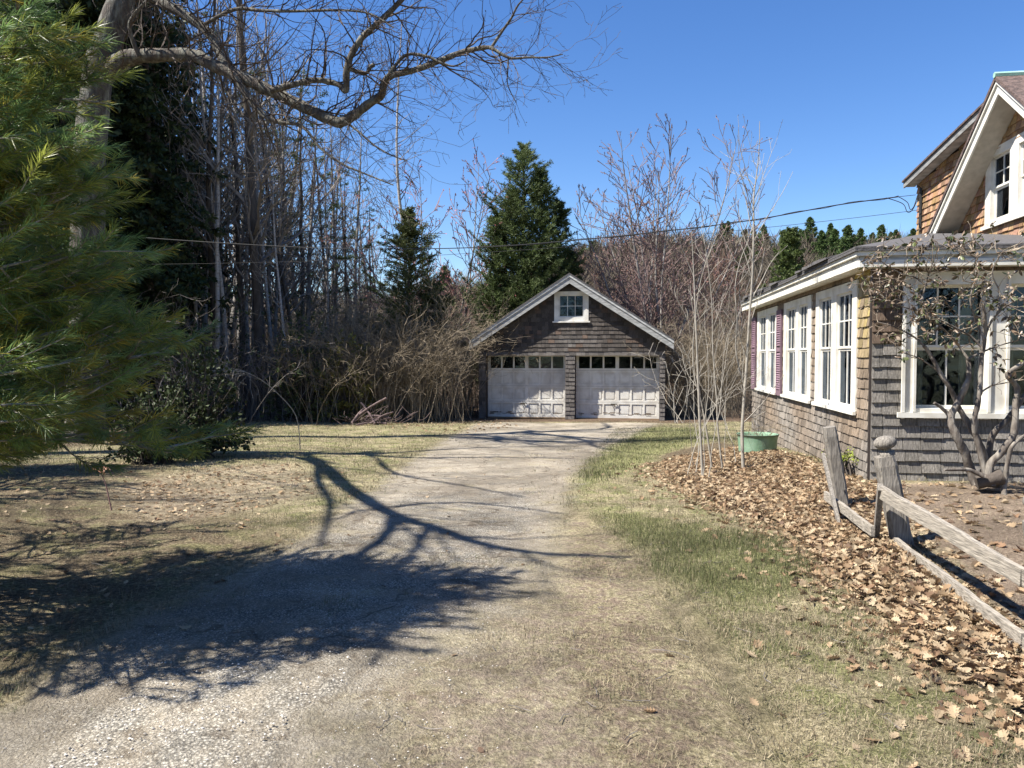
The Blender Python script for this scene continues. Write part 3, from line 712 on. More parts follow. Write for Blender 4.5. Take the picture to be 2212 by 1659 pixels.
# ------------------------------------------------------------------ leaning fence, green tub
def fence():
    b = G(1950, 1179); r = root("wooden_fence", b, "derelict grey wooden fence with leaning posts and a fallen lower rail at the right", "fence")
    def post(base, top, w, finial, name="post"):
        mb = MB(); d = (top-base); L = d.length; d.normalize(); a = d.cross(Vector((.25, 1, 0))).normalized(); c = d.cross(a).normalized()
        n = 10; S = []
        for i in range(n+1):
            t = i/n; k = 1 if t < .97 else .86; wob = 1+.03*math.sin(i*2.1)
            S.append([base+d*(L*t)+(a*x+c*y)*(w/2*k*wob) for x, y in ((-1, -.72), (-.72, -1), (.72, -1), (1, -.72), (1, .72), (.72, 1), (-.72, 1), (-1, .72))])
        V = [tuple(p) for q in S for p in q]; F_ = [[i*8+k, i*8+(k+1) % 8, i*8+8+(k+1) % 8, i*8+8+k] for i in range(n) for k in range(8)]
        mb.add(V, F_); mb.add([tuple(p) for p in S[-1]], [list(range(8))])
        o = mb.build(name, M["wood"], r)
        if finial:
            fm = MB(); rr = [(.0, .048), (.03, .05), (.035, .034), (.055, .03), (.062, .052), (.078, .068), (.105, .075), (.13, .066), (.15, .045), (.158, .015)]
            off = a*-.03
            fm.tube([top+off+d*h for h, _ in rr], [x*w/.13 for _, x in rr], 14); fm.build("ball_finial", M["wood"], o, smooth=True)
    yb = b.y
    pb = lambda u, v, y: P(u, v, y)
    post(pb(1951, 1187, yb), pb(1909, 985, yb+.03), .15, True)
    ga = G(1822, 1108); post(pb(1824, 1118, ga.y), pb(1791, 922, ga.y), .125, False)
    post(Vector((2.98, 4.05, -.05)), Vector((2.80, 4.08, .72)), .12, True)
    def board(p, q, h, th, nm, mat_="wood", wob=.01, n=14):
        mb = MB(); d = (q-p); d.normalize(); up = Vector((0, 0, 1)); s = d.cross(up).normalized(); u2 = s.cross(d); V = []
        for i in range(n+1):
            t = i/n; c = p.lerp(q, t)+u2*(wob*math.sin(i*.7+p.x)); hh = h/2*(1+.05*math.sin(i*2.3)+(.12 if i == 5 else 0)); 
            V += [tuple(c+s*(x*th/2)+u2*(y*hh)) for x, y in ((-1, -1), (1, -1), (1, 1), (-1, 1))]
        F_ = [[i*4+k, i*4+(k+1) % 4, i*4+4+(k+1) % 4, i*4+4+k] for i in range(n) for k in range(4)]+[[0, 1, 2, 3][::-1], [n*4, n*4+1, n*4+2, n*4+3]]
        mb.add(V, F_); return mb.build(nm, M[mat_], r)
    board(pb(1901, 1061, yb-.12), pb(2212, 1248, 4.15), .095, .04, "rail", "woodh", .004)
    board(pb(2212, 1248, 4.15)+Vector((0.002, -.01, -.002)), Vector((2.72, 3.0, .55)), .095, .04, "rail", "woodh")
    g1 = G(1935, 1187); g2 = G(2212, 1415)
    board(g1+Vector((0, 0, .04)), g2+Vector((0, 0, .06)), .11, .035, "fallen_rail", "woodh", .005)
    board(g2+Vector((.002, -.01, .05)), g2+Vector((-.25, -1.3, .04)), .085, .035, "fallen_rail", "woodh")
    board(pb(1783, 1070, ga.y-.1), pb(1886, 1148, yb-.05), .08, .03, "rail", "woodh", .003)
    # picket propped against the upper rail and a thin split slat beside the far post
    board(G(1891, 1177), pb(1902, 1052, yb-.16), .08, .04, "picket", "wood", .002, 6)
    board(G(1818, 1157), pb(1778, 981, ga.y-.15), .035, .03, "split_slat", "wood", .003, 6)
    return r
fence()
def tub():
    g = G(1636, 984); R_ = .30; r = root("planter_tub", g, "round mint-green tub of soil and dry stalks by the cottage wall", "planter")
    mb = MB(); n = 36; prof = [(.28, -.03), (.29, .1), (.305, .28), (.315, .33), (.327, .335), (.327, .347), (.313, .35), (.30, .335), (.29, .27)]
    V = [(g.x+a*math.cos(2*math.pi*k/n), g.y+a*math.sin(2*math.pi*k/n), g.z+z) for a, z in prof for k in range(n)]
    F_ = [[i*n+k, i*n+(k+1) % n, (i+1)*n+(k+1) % n, (i+1)*n+k] for i in range(len(prof)-1) for k in range(n)]
    cc = np.ones((len(F_), 3)); cc[3*n:6*n] = (.35, .3, .3); mb.add(V, F_, cc); mb.build("tub_wall", M["tub"], r, smooth=True)
    sm = MB(); V = [(g.x, g.y, g.z+.315)]+[(g.x+.296*math.cos(2*math.pi*k/n), g.y+.296*math.sin(2*math.pi*k/n), g.z+.29) for k in range(n)]
    sm.add(V, [[0, k+1, (k+1) % n+1] for k in range(n)]); sm.build("soil", M["soil"], r)
    S = []; q = random.Random(2)
    for _ in range(26):
        a = q.uniform(0, 6.28); p = Vector((g.x+.22*q.random()*math.cos(a), g.y+.22*q.random()*math.sin(a), g.z+.32)); d = Vector((q.gauss(0, .6), q.gauss(0, .4), 1)).normalized()
        for k in range(7):
            e = p+d*.07; S.append((p, e, .003, .0025)); p = e; d = (d+Vector((q.gauss(0, .15), q.gauss(0, .15), -.22))).normalized()
    st = MB(); st.segs(S, 3); st.build("dry_stalks", M["brush"], r)
tub()
#@@PART3
# ------------------------------------------------------------------ plants: growing bare wood
def perp(d, R):
    v = Vector((R.gauss(0, 1), R.gauss(0, 1), R.gauss(0, 1))); v = v-d*v.dot(d); return v.normalized()
def grow(S, T, p, d, L, r, lvl, K, R):
    """K: step, wander, up, maxl, prob[lvl], ang, ratio, rr, rmin, start ; S segments, T twig tips"""
    n = max(2, int(L/K['step'])); ds = L/n; p = Vector(p); r0 = r
    for i in range(n):
        t = (i+1)/n
        d = (d+Vector((R.gauss(0, 1), R.gauss(0, 1), R.gauss(0, 1)))*K['wander']+Vector((0, 0, K['up']))).normalized()
        q = p+d*ds; r1 = max(K['rmin'], r*(1-t*.75)); S.append((p, q, r0, r1)); r0 = r1
        if lvl < K['maxl'] and t > K['start'] and R.random() < K['prob'][min(lvl, len(K['prob'])-1)]:
            for _ in range(K.get('n', 1)):
                c = (d+perp(d, R)*math.tan(K['ang']*R.uniform(.7, 1.3))).normalized()
                grow(S, T, q, c, L*K['ratio']*R.uniform(.6, 1.15)*(1-.45*t), max(K['rmin'], r1*K['rr']), lvl+1, K, R)
        p = q
    T.append((p, d))
def leafy(mb, T, n, size, width, R, spread=.6, col=(1, 1, 1), cv=.3, droop=0.0, back=.12, fwd=.5):
    """n small blade leaves near every tip / point (p, d)"""
    if not T: return
    p = np.array([x[0][:] for x in T]); d = np.array([x[1][:] for x in T]); p = np.repeat(p, n, 0); d = np.repeat(d, n, 0); k = len(p)
    rd = RNG.normal(size=(k, 3)); dirs = d*fwd+rd*spread; dirs[:, 2] -= droop; dirs /= np.linalg.norm(dirs, axis=1, keepdims=True)
    p = p-d*RNG.uniform(0, back, (k, 1))+rd*.01
    L = size*RNG.uniform(.6, 1.3, (k, 1)); w = np.cross(dirs, RNG.normal(size=(k, 3))); w /= np.linalg.norm(w, axis=1, keepdims=True); w *= width*L/size
    c = np.array(col)*(1+RNG.uniform(-cv, cv, (k, 1)))
    mid = p+dirs*L*.5; mb.quads(p, mid+w, p+dirs*L, mid-w, c)

# ---- the old oak whose limbs cross the sky
def side_twigs(S, T, pts, rads, R, dens, Lmax, K, lo=.05):
    for i in range(len(pts)-1):
        a, b = pts[i], pts[i+1]; L = (b-a).length; k = dens*L; m = int(k)+(R.random() < k-int(k))
        for _ in range(m):
            t = R.random(); p = a.lerp(b, t); d = (b-a).normalized(); r = rads[i]
            c = (d*.7+perp(d, R)*1.0+Vector((0, 0, R.uniform(-.25, .25)))).normalized()
            grow(S, T, p, c, Lmax*R.uniform(.35, 1), min(r*.4, .022), 1, K, R)
def tree_oak():
    R = random.Random(21); D = 17.0
    base = P(190, 990, D); base.z = gz(base.x, base.y)
    r = root("oak_tree", base, "big old oak at the left, its lichened crooked limb reaching across the sky", "tree")
    tr = MB()
    tp = [base+Vector((-.1, 0, -.2)), base+Vector((-.02, 0, .5)), P(188, 700, D), P(190, 450, D), P(200, 260, D), P(214, 150, D), P(236, 80, D), P(262, 0, D), P(285, -90, D+.3), P(300, -260, D+.8)]
    tr.tube(resample(tp, 3), [.46]*3+list(np.interp(range(25), [0, 6, 12, 24], [.40, .33, .30, .24])), 14, rough=.05); tr.build("trunk", M["oak"], r, smooth=True)
    limbs = []
    def limb(px, widths, d0, d1, nm=None):
        n = len(px); pts = [P(u, v, d0+(d1-d0)*i/(n-1)) for i, (u, v) in enumerate(px)]
        rr = [w/2/F*(d0+(d1-d0)*i/(n-1)) for i, w in enumerate(widths)]
        P_ = resample(pts, 4); rs = list(np.interp(np.linspace(0, n-1, len(P_)), range(n), rr))
        mb.tube(P_, rs, 9, rough=.07); limbs.append((P_, rs))
    mb = MB()
    limb([(222, 165), (262, 132), (300, 122), (360, 119), (420, 120), (455, 138), (500, 158), (560, 185), (610, 208), (650, 228), (700, 252), (735, 264), (768, 246), (800, 222), (824, 205), (830, 178), (850, 162), (900, 150), (960, 127), (1000, 112), (1040, 104), (1062, 104), (1100, 125), (1140, 124), (1180, 124), (1216, 117)],
         [44, 40, 30, 28, 27, 27, 26, 25, 24, 24, 24, 23, 20, 18, 17, 16, 14, 13, 12, 11, 10, 8, 6, 4.5, 3.5, 2], D, 14.5)
    limb([(280, -40), (340, 0), (395, 30), (443, 63), (467, 97), (483, 133), (503, 158), (540, 213), (567, 247), (600, 263), (653, 273), (690, 318), (737, 353), (780, 372), (850, 400)], [24, 22, 21, 20, 19, 18, 15, 13, 11, 10, 7, 6, 5, 4, 2.5], D+.3, 15)
    limb([(585, 196), (633, 183), (683, 173), (730, 182), (747, 196), (748, 160), (757, 123), (781, 83), (827, 40), (867, 0), (900, -45), (960, -120)], [14, 13, 12, 12, 15, 15, 14, 13, 12, 11, 10, 8], 15.9, 15.2)
    limb([(443, 52), (507, 20), (567, 23), (640, 24), (737, 22), (800, 30), (850, 60)], [8, 8, 7, 6, 5, 4, 3], 16.5, 15)
    limb([(1062, 102), (1081, 73), (1104, 40), (1120, 10), (1150, -20)], [7, 6, 5, 4, 2], 15, 14.8)
    limb([(832, 172), (855, 140), (880, 118), (920, 121), (950, 134), (980, 143), (1005, 132)], [8, 7, 7, 6, 5, 4, 2.5], 15.4, 15)
    limb([(1098, 126), (1097, 150), (1096, 180), (1106, 205), (1115, 222)], [3.5, 3, 2.5, 2, 1.5], 15, 15)
    limb([(745, 262), (775, 285), (810, 315), (845, 335), (880, 348)], [5, 4.5, 4, 3, 2], 15.6, 15)
    limb([(300, 122), (280, 60), (300, 20), (380, -60)], [9, 8, 7, 5], 16.6, 16)
    limb([(757, 150), (790, 158), (800, 145), (808, 140)], [9, 8, 8, 9], 15.5, 15.4)
    # crown above and behind the frame; it throws the shadow lines over the drive
    top = P(290, -180, D+.5)
    for dr, L, rr in (((.9, -.5, .45), 7, .14), ((.8, .4, .6), 7, .14), ((-.6, -.6, .7), 6, .13), ((.2, .2, 1), 6, .15), ((1, -.1, .25), 8, .13), ((.5, -.9, .3), 6.5, .12)):
        p = top+Vector((0, 0, R.uniform(-.5, 1.5))); d = Vector(dr).normalized(); pts = [p]
        for i in range(8): d = (d+Vector((R.gauss(0, .16), R.gauss(0, .16), R.gauss(0.02, .16)))).normalized(); p = p+d*L/8; pts.append(p)
        rs = [rr*(1-i/9.5) for i in range(9)]; mb.tube(pts, rs, 7); limbs.append((pts, rs))
    mb.build("limb", M["oak"], r, smooth=True)
    K = dict(step=.13, wander=.2, up=.02, maxl=3, prob=[.5, .55, .38], ang=.75, ratio=.52, rr=.55, rmin=.0035, start=.1)
    S = []; T = []
    for P_, rs in limbs[:10]: side_twigs(S, T, P_, rs, R, 7.5, 1.9, K)
    for P_, rs in limbs[10:]: side_twigs(S, T, P_, rs, R, 2.2, 1.8, dict(K, step=.2, maxl=2))
    sm = MB(); sm.segs(S, 3)
    leafy(sm, [t for t in T if R.random() < .5], 1, .035, .008, R)
    sm.build("twigs", M["oaktwig"], r)
tree_oak()
def tree_shade_oak():
    """stands just outside the left edge; its forked limb is what shades the middle of the drive"""
    R = random.Random(5); k = math.cos(SUN_EL)/math.sin(SUN_EL); sx, sy = math.cos(SUN_AZ)*k, math.sin(SUN_AZ)*k
    r0 = Vector((-11.2, 12.2, 0)); r0.z = gz(r0.x, r0.y)
    r = root("oak_tree", r0, "bare oak standing just past the left edge, forked limb over the drive", "tree")
    tr = MB(); tr.tube(resample([r0, r0+Vector((.1, 0, 3)), r0+Vector((0, .1, 6)), r0+Vector((.2, -.2, 9)), r0+Vector((.1, 0, 12))], 3), [.38]*4+[.3]*5+[.2]*4, 10, rough=.05); tr.build("trunk", M["oak"], r, smooth=True)
    mb = MB(); limbs = []
    def shadow_limb(px, h0, h1, w0, w1, start=None):
        n = len(px); pts = [] if start is None else [start]
        for i, (u, v) in enumerate(px):
            g = G(u, v); h = h0+(h1-h0)*i/(n-1); pts.append(Vector((g.x-sx*h, g.y-sy*h, g.z+h)))
        P_ = resample(pts, 3); rs = list(np.linspace(w0, w1, len(P_))); mb.tube(P_, rs, 8, rough=.05); limbs.append((P_, rs)); return pts
    shadow_limb([(610, 985), (690, 1002), (740, 1045), (790, 1078), (850, 1112), (940, 1140), (1030, 1172), (1120, 1190), (1240, 1200), (1370, 1203)], 7.2, 8.2, .13, .03, r0+Vector((.1, 0, 6.5)))
    shadow_limb([(852, 1112), (838, 1150), (790, 1190), (740, 1225), (680, 1265)], 7.7, 8, .07, .025)
    shadow_limb([(690, 1002), (688, 1040), (712, 1080), (708, 1125), (690, 1180)], 7.3, 8, .06, .025)
    shadow_limb([(850, 1095), (960, 1085), (1080, 1092), (1220, 1110)], 7.9, 8.4, .045, .018)
    shadow_limb([(930, 1130), (900, 1180), (880, 1210), (800, 1270)], 7.9, 8, .045, .018)
    shadow_limb([(820, 1000), (860, 1025), (980, 1045), (1130, 1075)], 8, 9, .045, .02)
    shadow_limb([(560, 990), (700, 975), (800, 985), (830, 1005)], 7, 8, .03, .03, r0+Vector((.1, 0, 7.5)))
    shadow_limb([(1120, 1190), (1230, 1235), (1350, 1210)], 8.1, 8.3, .02, .008)
    for (a, b, h, w) in (((640, 985), (1290, 976), 8, .045), ((900, 1030), (1290, 1012), 8.5, .02), ((700, 1115), (1010, 1060), 8, .015),
        ((560, 1030), (860, 1130), 7.5, .018), ((1000, 1160), (1380, 1150), 8.5, .026), ((780, 1100), (640, 1140), 7.5, .026), ((860, 1120), (960, 1230), 8, .028), ((940, 1145), (1010, 1250), 8.3, .024), ((1130, 1190), (1200, 1290), 8.5, .01), ((430, 1020), (700, 1060), 7, .02), ((1000, 965), (1450, 995), 9, .02)):
        m1 = (a[0]+(b[0]-a[0])*.35, a[1]+(b[1]-a[1])*.35+R.uniform(-8, 8)); m2 = (a[0]+(b[0]-a[0])*.7, a[1]+(b[1]-a[1])*.7+R.uniform(-6, 6))
        shadow_limb([a, m1, m2, b], h, h+.5, w, w*.35, r0+Vector((.1, 0, h-.3)) if w == .045 or w == .018 or w == .02 else None)
    for dr, L in (((.3, -1, .6), 4), ((-.5, -.8, .7), 4), ((.4, .3, 1), 4), ((-.7, .4, .8), 4)):
        p = r0+Vector((0, 0, 10+R.random()*2)); d = Vector(dr).normalized(); pts = [p]
        for i in range(6): d = (d+Vector((R.gauss(0, .15), R.gauss(0, .15), R.gauss(0, .1)))).normalized(); p = p+d*L/6; pts.append(p)
        rs = list(np.linspace(.12, .03, 7)); mb.tube(pts, rs, 6); limbs.append((pts, rs))
    mb.build("limb", M["oak"], r, smooth=True)
    K = dict(step=.2, wander=.2, up=.02, maxl=2, prob=[.5, .5, .4], ang=.75, ratio=.5, rr=.55, rmin=.005, start=.1)
    S = []; T = []
    for P_, rs in limbs: side_twigs(S, T, P_, rs, R, 2.0, 1.7, K)
    sm = MB(); sm.segs(S, 3); sm.build("twigs", M["oaktwig"], r)
tree_shade_oak()

# ---- the young white pine close by at the left
def needles(mb, shoots, n=42, nl=.1, w=.0017):
    p = np.array([s[0][:] for s in shoots]); q = np.array([s[1][:] for s in shoots]); c0 = np.array([s[2] for s in shoots]); m = len(p)
    p = np.repeat(p, n, 0); q = np.repeat(q, n, 0); c0 = np.repeat(c0, n, 0); k = len(p)
    d = q-p; Ld = np.linalg.norm(d, axis=1, keepdims=True); d /= Ld
    t = RNG.uniform(.12, 1.0, (k, 1))**.8; o = p+(q-p)*t
    rd = RNG.normal(size=(k, 3)); rd -= d*(rd*d).sum(1, keepdims=True); rd /= np.linalg.norm(rd, axis=1, keepdims=True)
    th = RNG.uniform(.35, 1.1, (k, 1))*(1.15-.6*t); nd = d*np.cos(th)+rd*np.sin(th); nd[:, 2] -= .12; nd /= np.linalg.norm(nd, axis=1, keepdims=True)
    L = nl*RNG.uniform(.75, 1.15, (k, 1)); s = np.cross(nd, RNG.normal(size=(k, 3))); s /= np.linalg.norm(s, axis=1, keepdims=True)
    mid = o+nd*L*.55+rd*L*.03; end = o+nd*L+np.array([0, 0, -1])*L*.06
    cc = c0*(1+RNG.uniform(-.3, .3, (k, 1)))
    mb.quads(o-s*w, o+s*w, mid+s*w, mid-s*w, cc); mb.tris(mid-s*w, mid+s*w, end, cc)
def tree_pine():
    R = random.Random(33); b = Vector((-5.1, 4.9, 0)); b.z = gz(b.x, b.y)
    r = root("white_pine", b, "young long-needled pine with bright green tufts filling the left edge", "tree")
    H = 4.2; tr = MB(); tp = [b+Vector((.05*math.sin(z*1.3), .05*math.cos(z), z)) for z in np.linspace(-.1, H, 14)]
    tr.tube(tp, list(np.linspace(.11, .015, 14)), 10, rough=.04); tr.build("trunk", M["greybark"], r, smooth=True)
    br = MB(); S = []; shoots = []
    def colr(z): 
        g = R.uniform(.75, 1.3); y = R.random()
        if y < .12: return (1.9*g, 1.25*g, .8*g)      # yellowing inner needles
        if y < .45: return (1.35*g, 1.2*g, .9*g)
        return (.8*g, 1.0*g, 1.2*g)
    def branch(p, d, L, r0, lvl):
        n = max(4, int(L/.16)); pts = [p]; 
        for i in range(n):
            t = i/n; d = (d+Vector((R.gauss(0, .06), R.gauss(0, .06), R.gauss(0, .05)+.01))).normalized(); p = p+d*L/n; pts.append(p)
            if lvl < 2 and t > (.22 if lvl == 0 else .25):
                for s in (-1, 1):
                    if R.random() < (.72 if lvl == 0 else .55):
                        side = d.cross(Vector((0, 0, 1))).normalized()*s; c = (d*.8+side*R.uniform(.5, 1.0)+Vector((0, 0, R.uniform(-.15, .3)))).normalized()
                        if lvl == 0: branch(p, c, L*.36*(1.15-t)*R.uniform(.6, 1.2)+.12, r0*.5, 1)
                        else: branch(p, c, R.uniform(.16, .34), .003, 2)
        rs = np.linspace(r0, .003, len(pts))
        for i in range(len(pts)-1): S.append((pts[i], pts[i+1], rs[i], rs[i+1]))
        # needled shoot at the end
        L2 = min(L, .34 if lvl < 2 else .28); k = max(0, len(pts)-1-max(1, int(L2/(L/n)+.5)))
        a = pts[k] if L > .35 else pts[0]
        shoots.append((a, p+d*.03, colr(p.z)))
        shoots.append((a, p, colr(p.z)))
    z = 1.15; az = 0
    while z < H-.2:
        nb = 3; Lb = float(np.interp(z, [.3, .8, 1.3, 1.8, 2.6, 3.3, 4.2, 5.0, 5.5], [1.6, 2.0, 2.1, 1.6, 1.0, .5, .3, .2, .2]))
        for k in range(nb):
            az += 2*math.pi/nb+R.uniform(-.3, .3); a = az+z
            d = Vector((math.cos(a), math.sin(a), -.02+.4*(z/H)+R.uniform(-.12, .1))); d.normalize()
            if z < 2.4 and d.y < -.25: continue
            branch(b+Vector((0, 0, z+R.uniform(-.12, .12))), d, Lb*R.uniform(.78, 1.08), .022, 0)
        z += .42
    # named leaders seen against the wood: tips measured in the photograph
    for u, v, y in ((110, 60, 4.2), (150, 95, 4.5), (50, 45, 4.1), (10, 20, 4.0), (205, 215, 4.9), (205, 400, 4.9), (200, 480, 4.9), (200, 610, 4.9), (205, 680, 4.8), (95, 130, 4.3), (30, 120, 4.0), (60, 220, 3.9), (150, 180, 4.4), (235, 190, 4.8), (240, 280, 4.8), (170, 250, 4.2), (245, 370, 4.8), (215, 330, 4.5), (140, 330, 4.2), (30, 380, 3.9), (215, 440, 4.5), (250, 500, 4.8), (255, 560, 4.8), (150, 450, 4.2), (260, 640, 4.3), (200, 720, 4.2), (270, 800, 4.4), (90, 520, 3.9),
        (330, 595, 4.7), (345, 650, 4.5), (395, 740, 4.2), (340, 800, 4.2), (330, 870, 4.1), (320, 925, 4.2), (190, 960, 3.9), (80, 940, 3.6), (120, 800, 3.6), (60, 680, 3.7)):
        tip = P(u, v, y); s = b+Vector((0, 0, max(.6, tip.z-.75))); c = (tip-s); l = c.length
        branch(s, (c.normalized()+Vector((0, 0, -.03))).normalized(), l*.87, .022, 0)
    print("pine shoots", len(shoots))
    br.segs(S, 4); br.build("branches", M["greybark"], r)
    nm = MB(); needles(nm, shoots); nm.build("needles", M["needle"], r)
    n2 = dup(r, (-7.7, 8.4, gz(-7.7, 8.4)), 2.1, .95, "second young pine added just left of the frame for its shade, behind the nearer one")  # extra pine added off frame to shade the ground at the left
tree_pine()
# ------------------------------------------------------------------ woods behind: bare trees
def bare_proto(kind, seed, H=15, r0=.13, lean=0.03, maxl=3, fan=None, bm="twig", tm="darkbark", start=.25, dens=1.0, ang=.6, up=.05, multi=1, bud=None, ratio=.5, prob=(.5, .5, .35), Lb=.27, label="", cat="tree", group=None, rmin=.005, nlimb=26, budc=(1, 1, 1), budn=2, buds=.06, mlean=.2):
    R = random.Random(seed); r = root(kind, (0, 0, 0), label, cat, group); tr = MB(); S = []; T = []
    K = dict(step=.38, wander=.13, up=up, maxl=maxl, prob=prob, ang=ang, ratio=ratio, rr=.6, rmin=rmin, start=.12)
    for mtr in range(multi):
        d = Vector((R.gauss(0, lean), R.gauss(0, lean), 1)) if multi == 1 else Vector((R.gauss(0, mlean), R.gauss(0, mlean), 1)); d.normalize()
        if fan: d = Vector((fan[mtr][0], fan[mtr][1], 1)).normalized()
        p = Vector((R.gauss(0, .12), R.gauss(0, .12), -.3)) if multi > 1 else Vector((0, 0, -.3)); n = 14; pts = [p]; h = H*R.uniform(.75, 1) if multi > 1 else H
        for i in range(n): d = (d+Vector((R.gauss(0, .035), R.gauss(0, .035), .03 if not fan else .012))).normalized(); p = p+d*h/n; pts.append(p)
        rr0 = r0*(R.uniform(.6, 1) if multi > 1 else 1); rs = [rr0*(1-i/(n+.6))**.8+.006 for i in range(n+1)]
        tr.tube(pts, rs, 7, rough=.04)
        for k in range(int(nlimb*dens)):
            t = start+(1-start)*(k+R.random())/(nlimb*dens); t = min(t, .99); i = int(t*n); q = pts[i].lerp(pts[min(i+1, n)], t*n-i)
            c = (d*.9+perp(d, R)*R.uniform(.7, 1.2)).normalized(); L = h*Lb*(1.15+(.25 if fan else 0)-t)*R.uniform(.5, 1.2)
            grow(S, T, q, c, L, rs[i]*.4, 1, K, R)
    tr.build("trunk", M[tm], r, smooth=True); sm = MB(); sm.segs(S, 3)
    if bud: leafy(sm, T, budn, buds, buds*.35, R, 1.0, budc)
    sm.build("crown", M[bm], r)
    return r
def put(pr, first, u, y, rz, sc, v=None, label=None):
    x = ray(u, 800)[0]*y; loc = (x, y, gz(x, y)-.1)
    if first: pr.location = loc; pr.rotation_euler = (0, 0, rz); pr.scale = (sc,)*3; 
    else: pr = dup(pr, loc, rz, sc)
    if label: pr["label"] = label
    return pr
RW = random.Random(77)
gd = "thin dark bare trees of the wood left of the garage"; ld = "slender dark bare tree in the crowded wood left of the garage"
pd = [bare_proto("bare_tree", 100+i, H=17+i, r0=.11+.03*i, label=ld, group=gd, rmin=.008, prob=(.6, .6, .42), dens=1.3, lean=.05) for i in range(3)]
gg = "grey bare trees of the wood left of the garage"; lg = "grey-barked bare tree with a fine twiggy crown in the wood left of the garage"
pg = [bare_proto("bare_tree", 120+i, H=16+2*i, r0=.12+.04*i, tm="greybark", label=lg, group=gg, rmin=.008, prob=(.68, .65, .42), dens=1.5, Lb=.32, lean=.05) for i in range(3)]
gb = "pale birch stems among the dark trees"; lb = "pale slender birch stem among the dark trees left of the garage"
pb_ = [bare_proto("birch_tree", 140+i, H=16, r0=.1, tm="palebark", label=lb, group=gb, rmin=.008, dens=1.2, lean=.09, start=.4) for i in range(2)]
def scatter(protos, spots):
    used = set()
    for i, (u, y, sc) in enumerate(spots):
        k = i % len(protos); put(protos[k], k not in used, u, y, RW.uniform(0, 6.28), sc); used.add(k)
scatter(pd, [(366, 27, .95), (398, 28, 1.0), (432, 30, .85), (476, 27, 1.05), (520, 27.5, .9), (578, 27, 1.15), (640, 30, .85), (300, 33, 1.0), (610, 36, .9), (270, 31, 1.1), (715, 38, .8), (205, 27, .9), (120, 28, 1), (40, 30, 1), (350, 38, 1.0), (505, 41, 1.0), (760, 42, .75), (655, 44, .85)])
scatter(pg, [(548, 27.5, 1.2), (455, 29, .9), (500, 31, .85), (600, 31, .8), (665, 35, .8), (385, 33, .9), (568, 38, .9), (730, 36, .75), (630, 40, .85), (440, 42, 1), (700, 46, .85), (530, 46, .95), (780, 40, .62), (800, 47, .75), (360, 35, 1.15), (410, 38, 1.15), (470, 34, 1.1), (520, 39, 1.1), (585, 35, 1.05), (620, 44, 1.15), (670, 39, 1.0), (720, 42, .95), (765, 38, .8), (445, 46, 1.2), (555, 48, 1.2), (820, 44, .6),  (480, 37, .95), (310, 40, 1.)])
scatter(pb_, [(462, 26, .95), (492, 26.6, .9), (468, 30, 1), (622, 26.5, .62), (536, 33, 1.0), (590, 29, .85), (716, 34, .8), (425, 27.2, .8)])
for p_, x, y, sc, lab in ((pd[0], -12.5, 6.6, .8, "unseen bare tree added beyond the left edge as shade caster, level with the near pine"), (pg[1], -13.5, 10.5, .75, "unseen grey bare tree added beyond the left edge as shade caster, farther back than the pine"), (pd[2], -15.5, 8.0, .8, "unseen dark bare tree added farthest out beyond the left edge as shade caster")):
    o = dup(p_, (x, y, gz(x, y)-.1), x, sc, lab)  # unseen trees added off frame to cast dapple over the left ground
# single trees with a look of their own
t = bare_proto("birch_tree", 160, H=15.5, r0=.10, tm="palebark", label="tall white-stemmed young tree with forked top above the dark spruce", dens=.7, lean=.0, start=.45, maxl=2, bud=1, buds=.07, Lb=.2); put(t, True, 884, 31, .5, 1.0)
t = bare_proto("red_maple", 161, H=11.8, r0=.06, multi=7, up=.06, rmin=.014, prob=(.75, .72, .5), nlimb=30, fan=[(0, 0), (-.25, .05), (.24, -.05), (-.13, -.1), (.13, .1), (.36, .05), (-.36, 0)], bm="redtwig", tm="greybark", label="red-budded maple with a rounded twiggy crown behind the dark spruce", dens=1, start=.2, bud=1, buds=.07, budn=2, Lb=.26, budc=(1.7, 1.0, 1.1), maxl=3); put(t, True, 945, 34, 0, 1.0)
t = bare_proto("red_maple", 165, H=8, r0=.05, multi=5, up=.06, rmin=.014, prob=(.75, .7, .5), nlimb=26, fan=[(0, 0), (-.25, .05), (.24, -.05), (.38, -.1), (-.38, .1)], bm="redtwig", tm="greybark", label="smaller mauve-tinged maple between the two evergreens behind the garage", dens=1, start=.2, bud=1, buds=.06, budn=2, Lb=.28, budc=(1.1, .95, 1.0)); put(t, True, 1005, 36, 1, 1.0)
t = bare_proto("budding_maple", 162, r0=.085, fan=[(0, 0), (-.3, .05), (.28, -.05), (-.17, -.1), (.16, .1), (.42, .05), (-.42, 0), (.08, -.2), (-.08, .2)], H=14.2, bm="mapletwig", tm="greybark", label="tall vase-shaped budding tree right behind the garage roof", dens=.9, lean=.0, start=.18, multi=9, up=.06, ang=.55, bud=1, buds=.06, budn=2, Lb=.27, maxl=3, nlimb=36, budc=(1.3, .9, .85), prob=(.78, .75, .55), rmin=.015, mlean=.3); put(t, True, 1425, 34, 0, .92)
for i, (u, y, sc, lab) in enumerate([(1330, 38, .62, "low rust-twigged tree behind the garage's right roof slope"), (1545, 40, .66, "brown bare tree on the rising ground right of the tall budding tree"), (1600, 33, .5, "small bare tree behind the white saplings by the cottage")]):
    t = bare_proto("bare_tree", 170+i, H=12, r0=.1, bm="redtwig" if i == 0 else "brush", tm="greybark", label=lab, dens=1.1, lean=.03, start=.2, Lb=.34, multi=2, nlimb=14); put(t, True, u, y, i, sc)

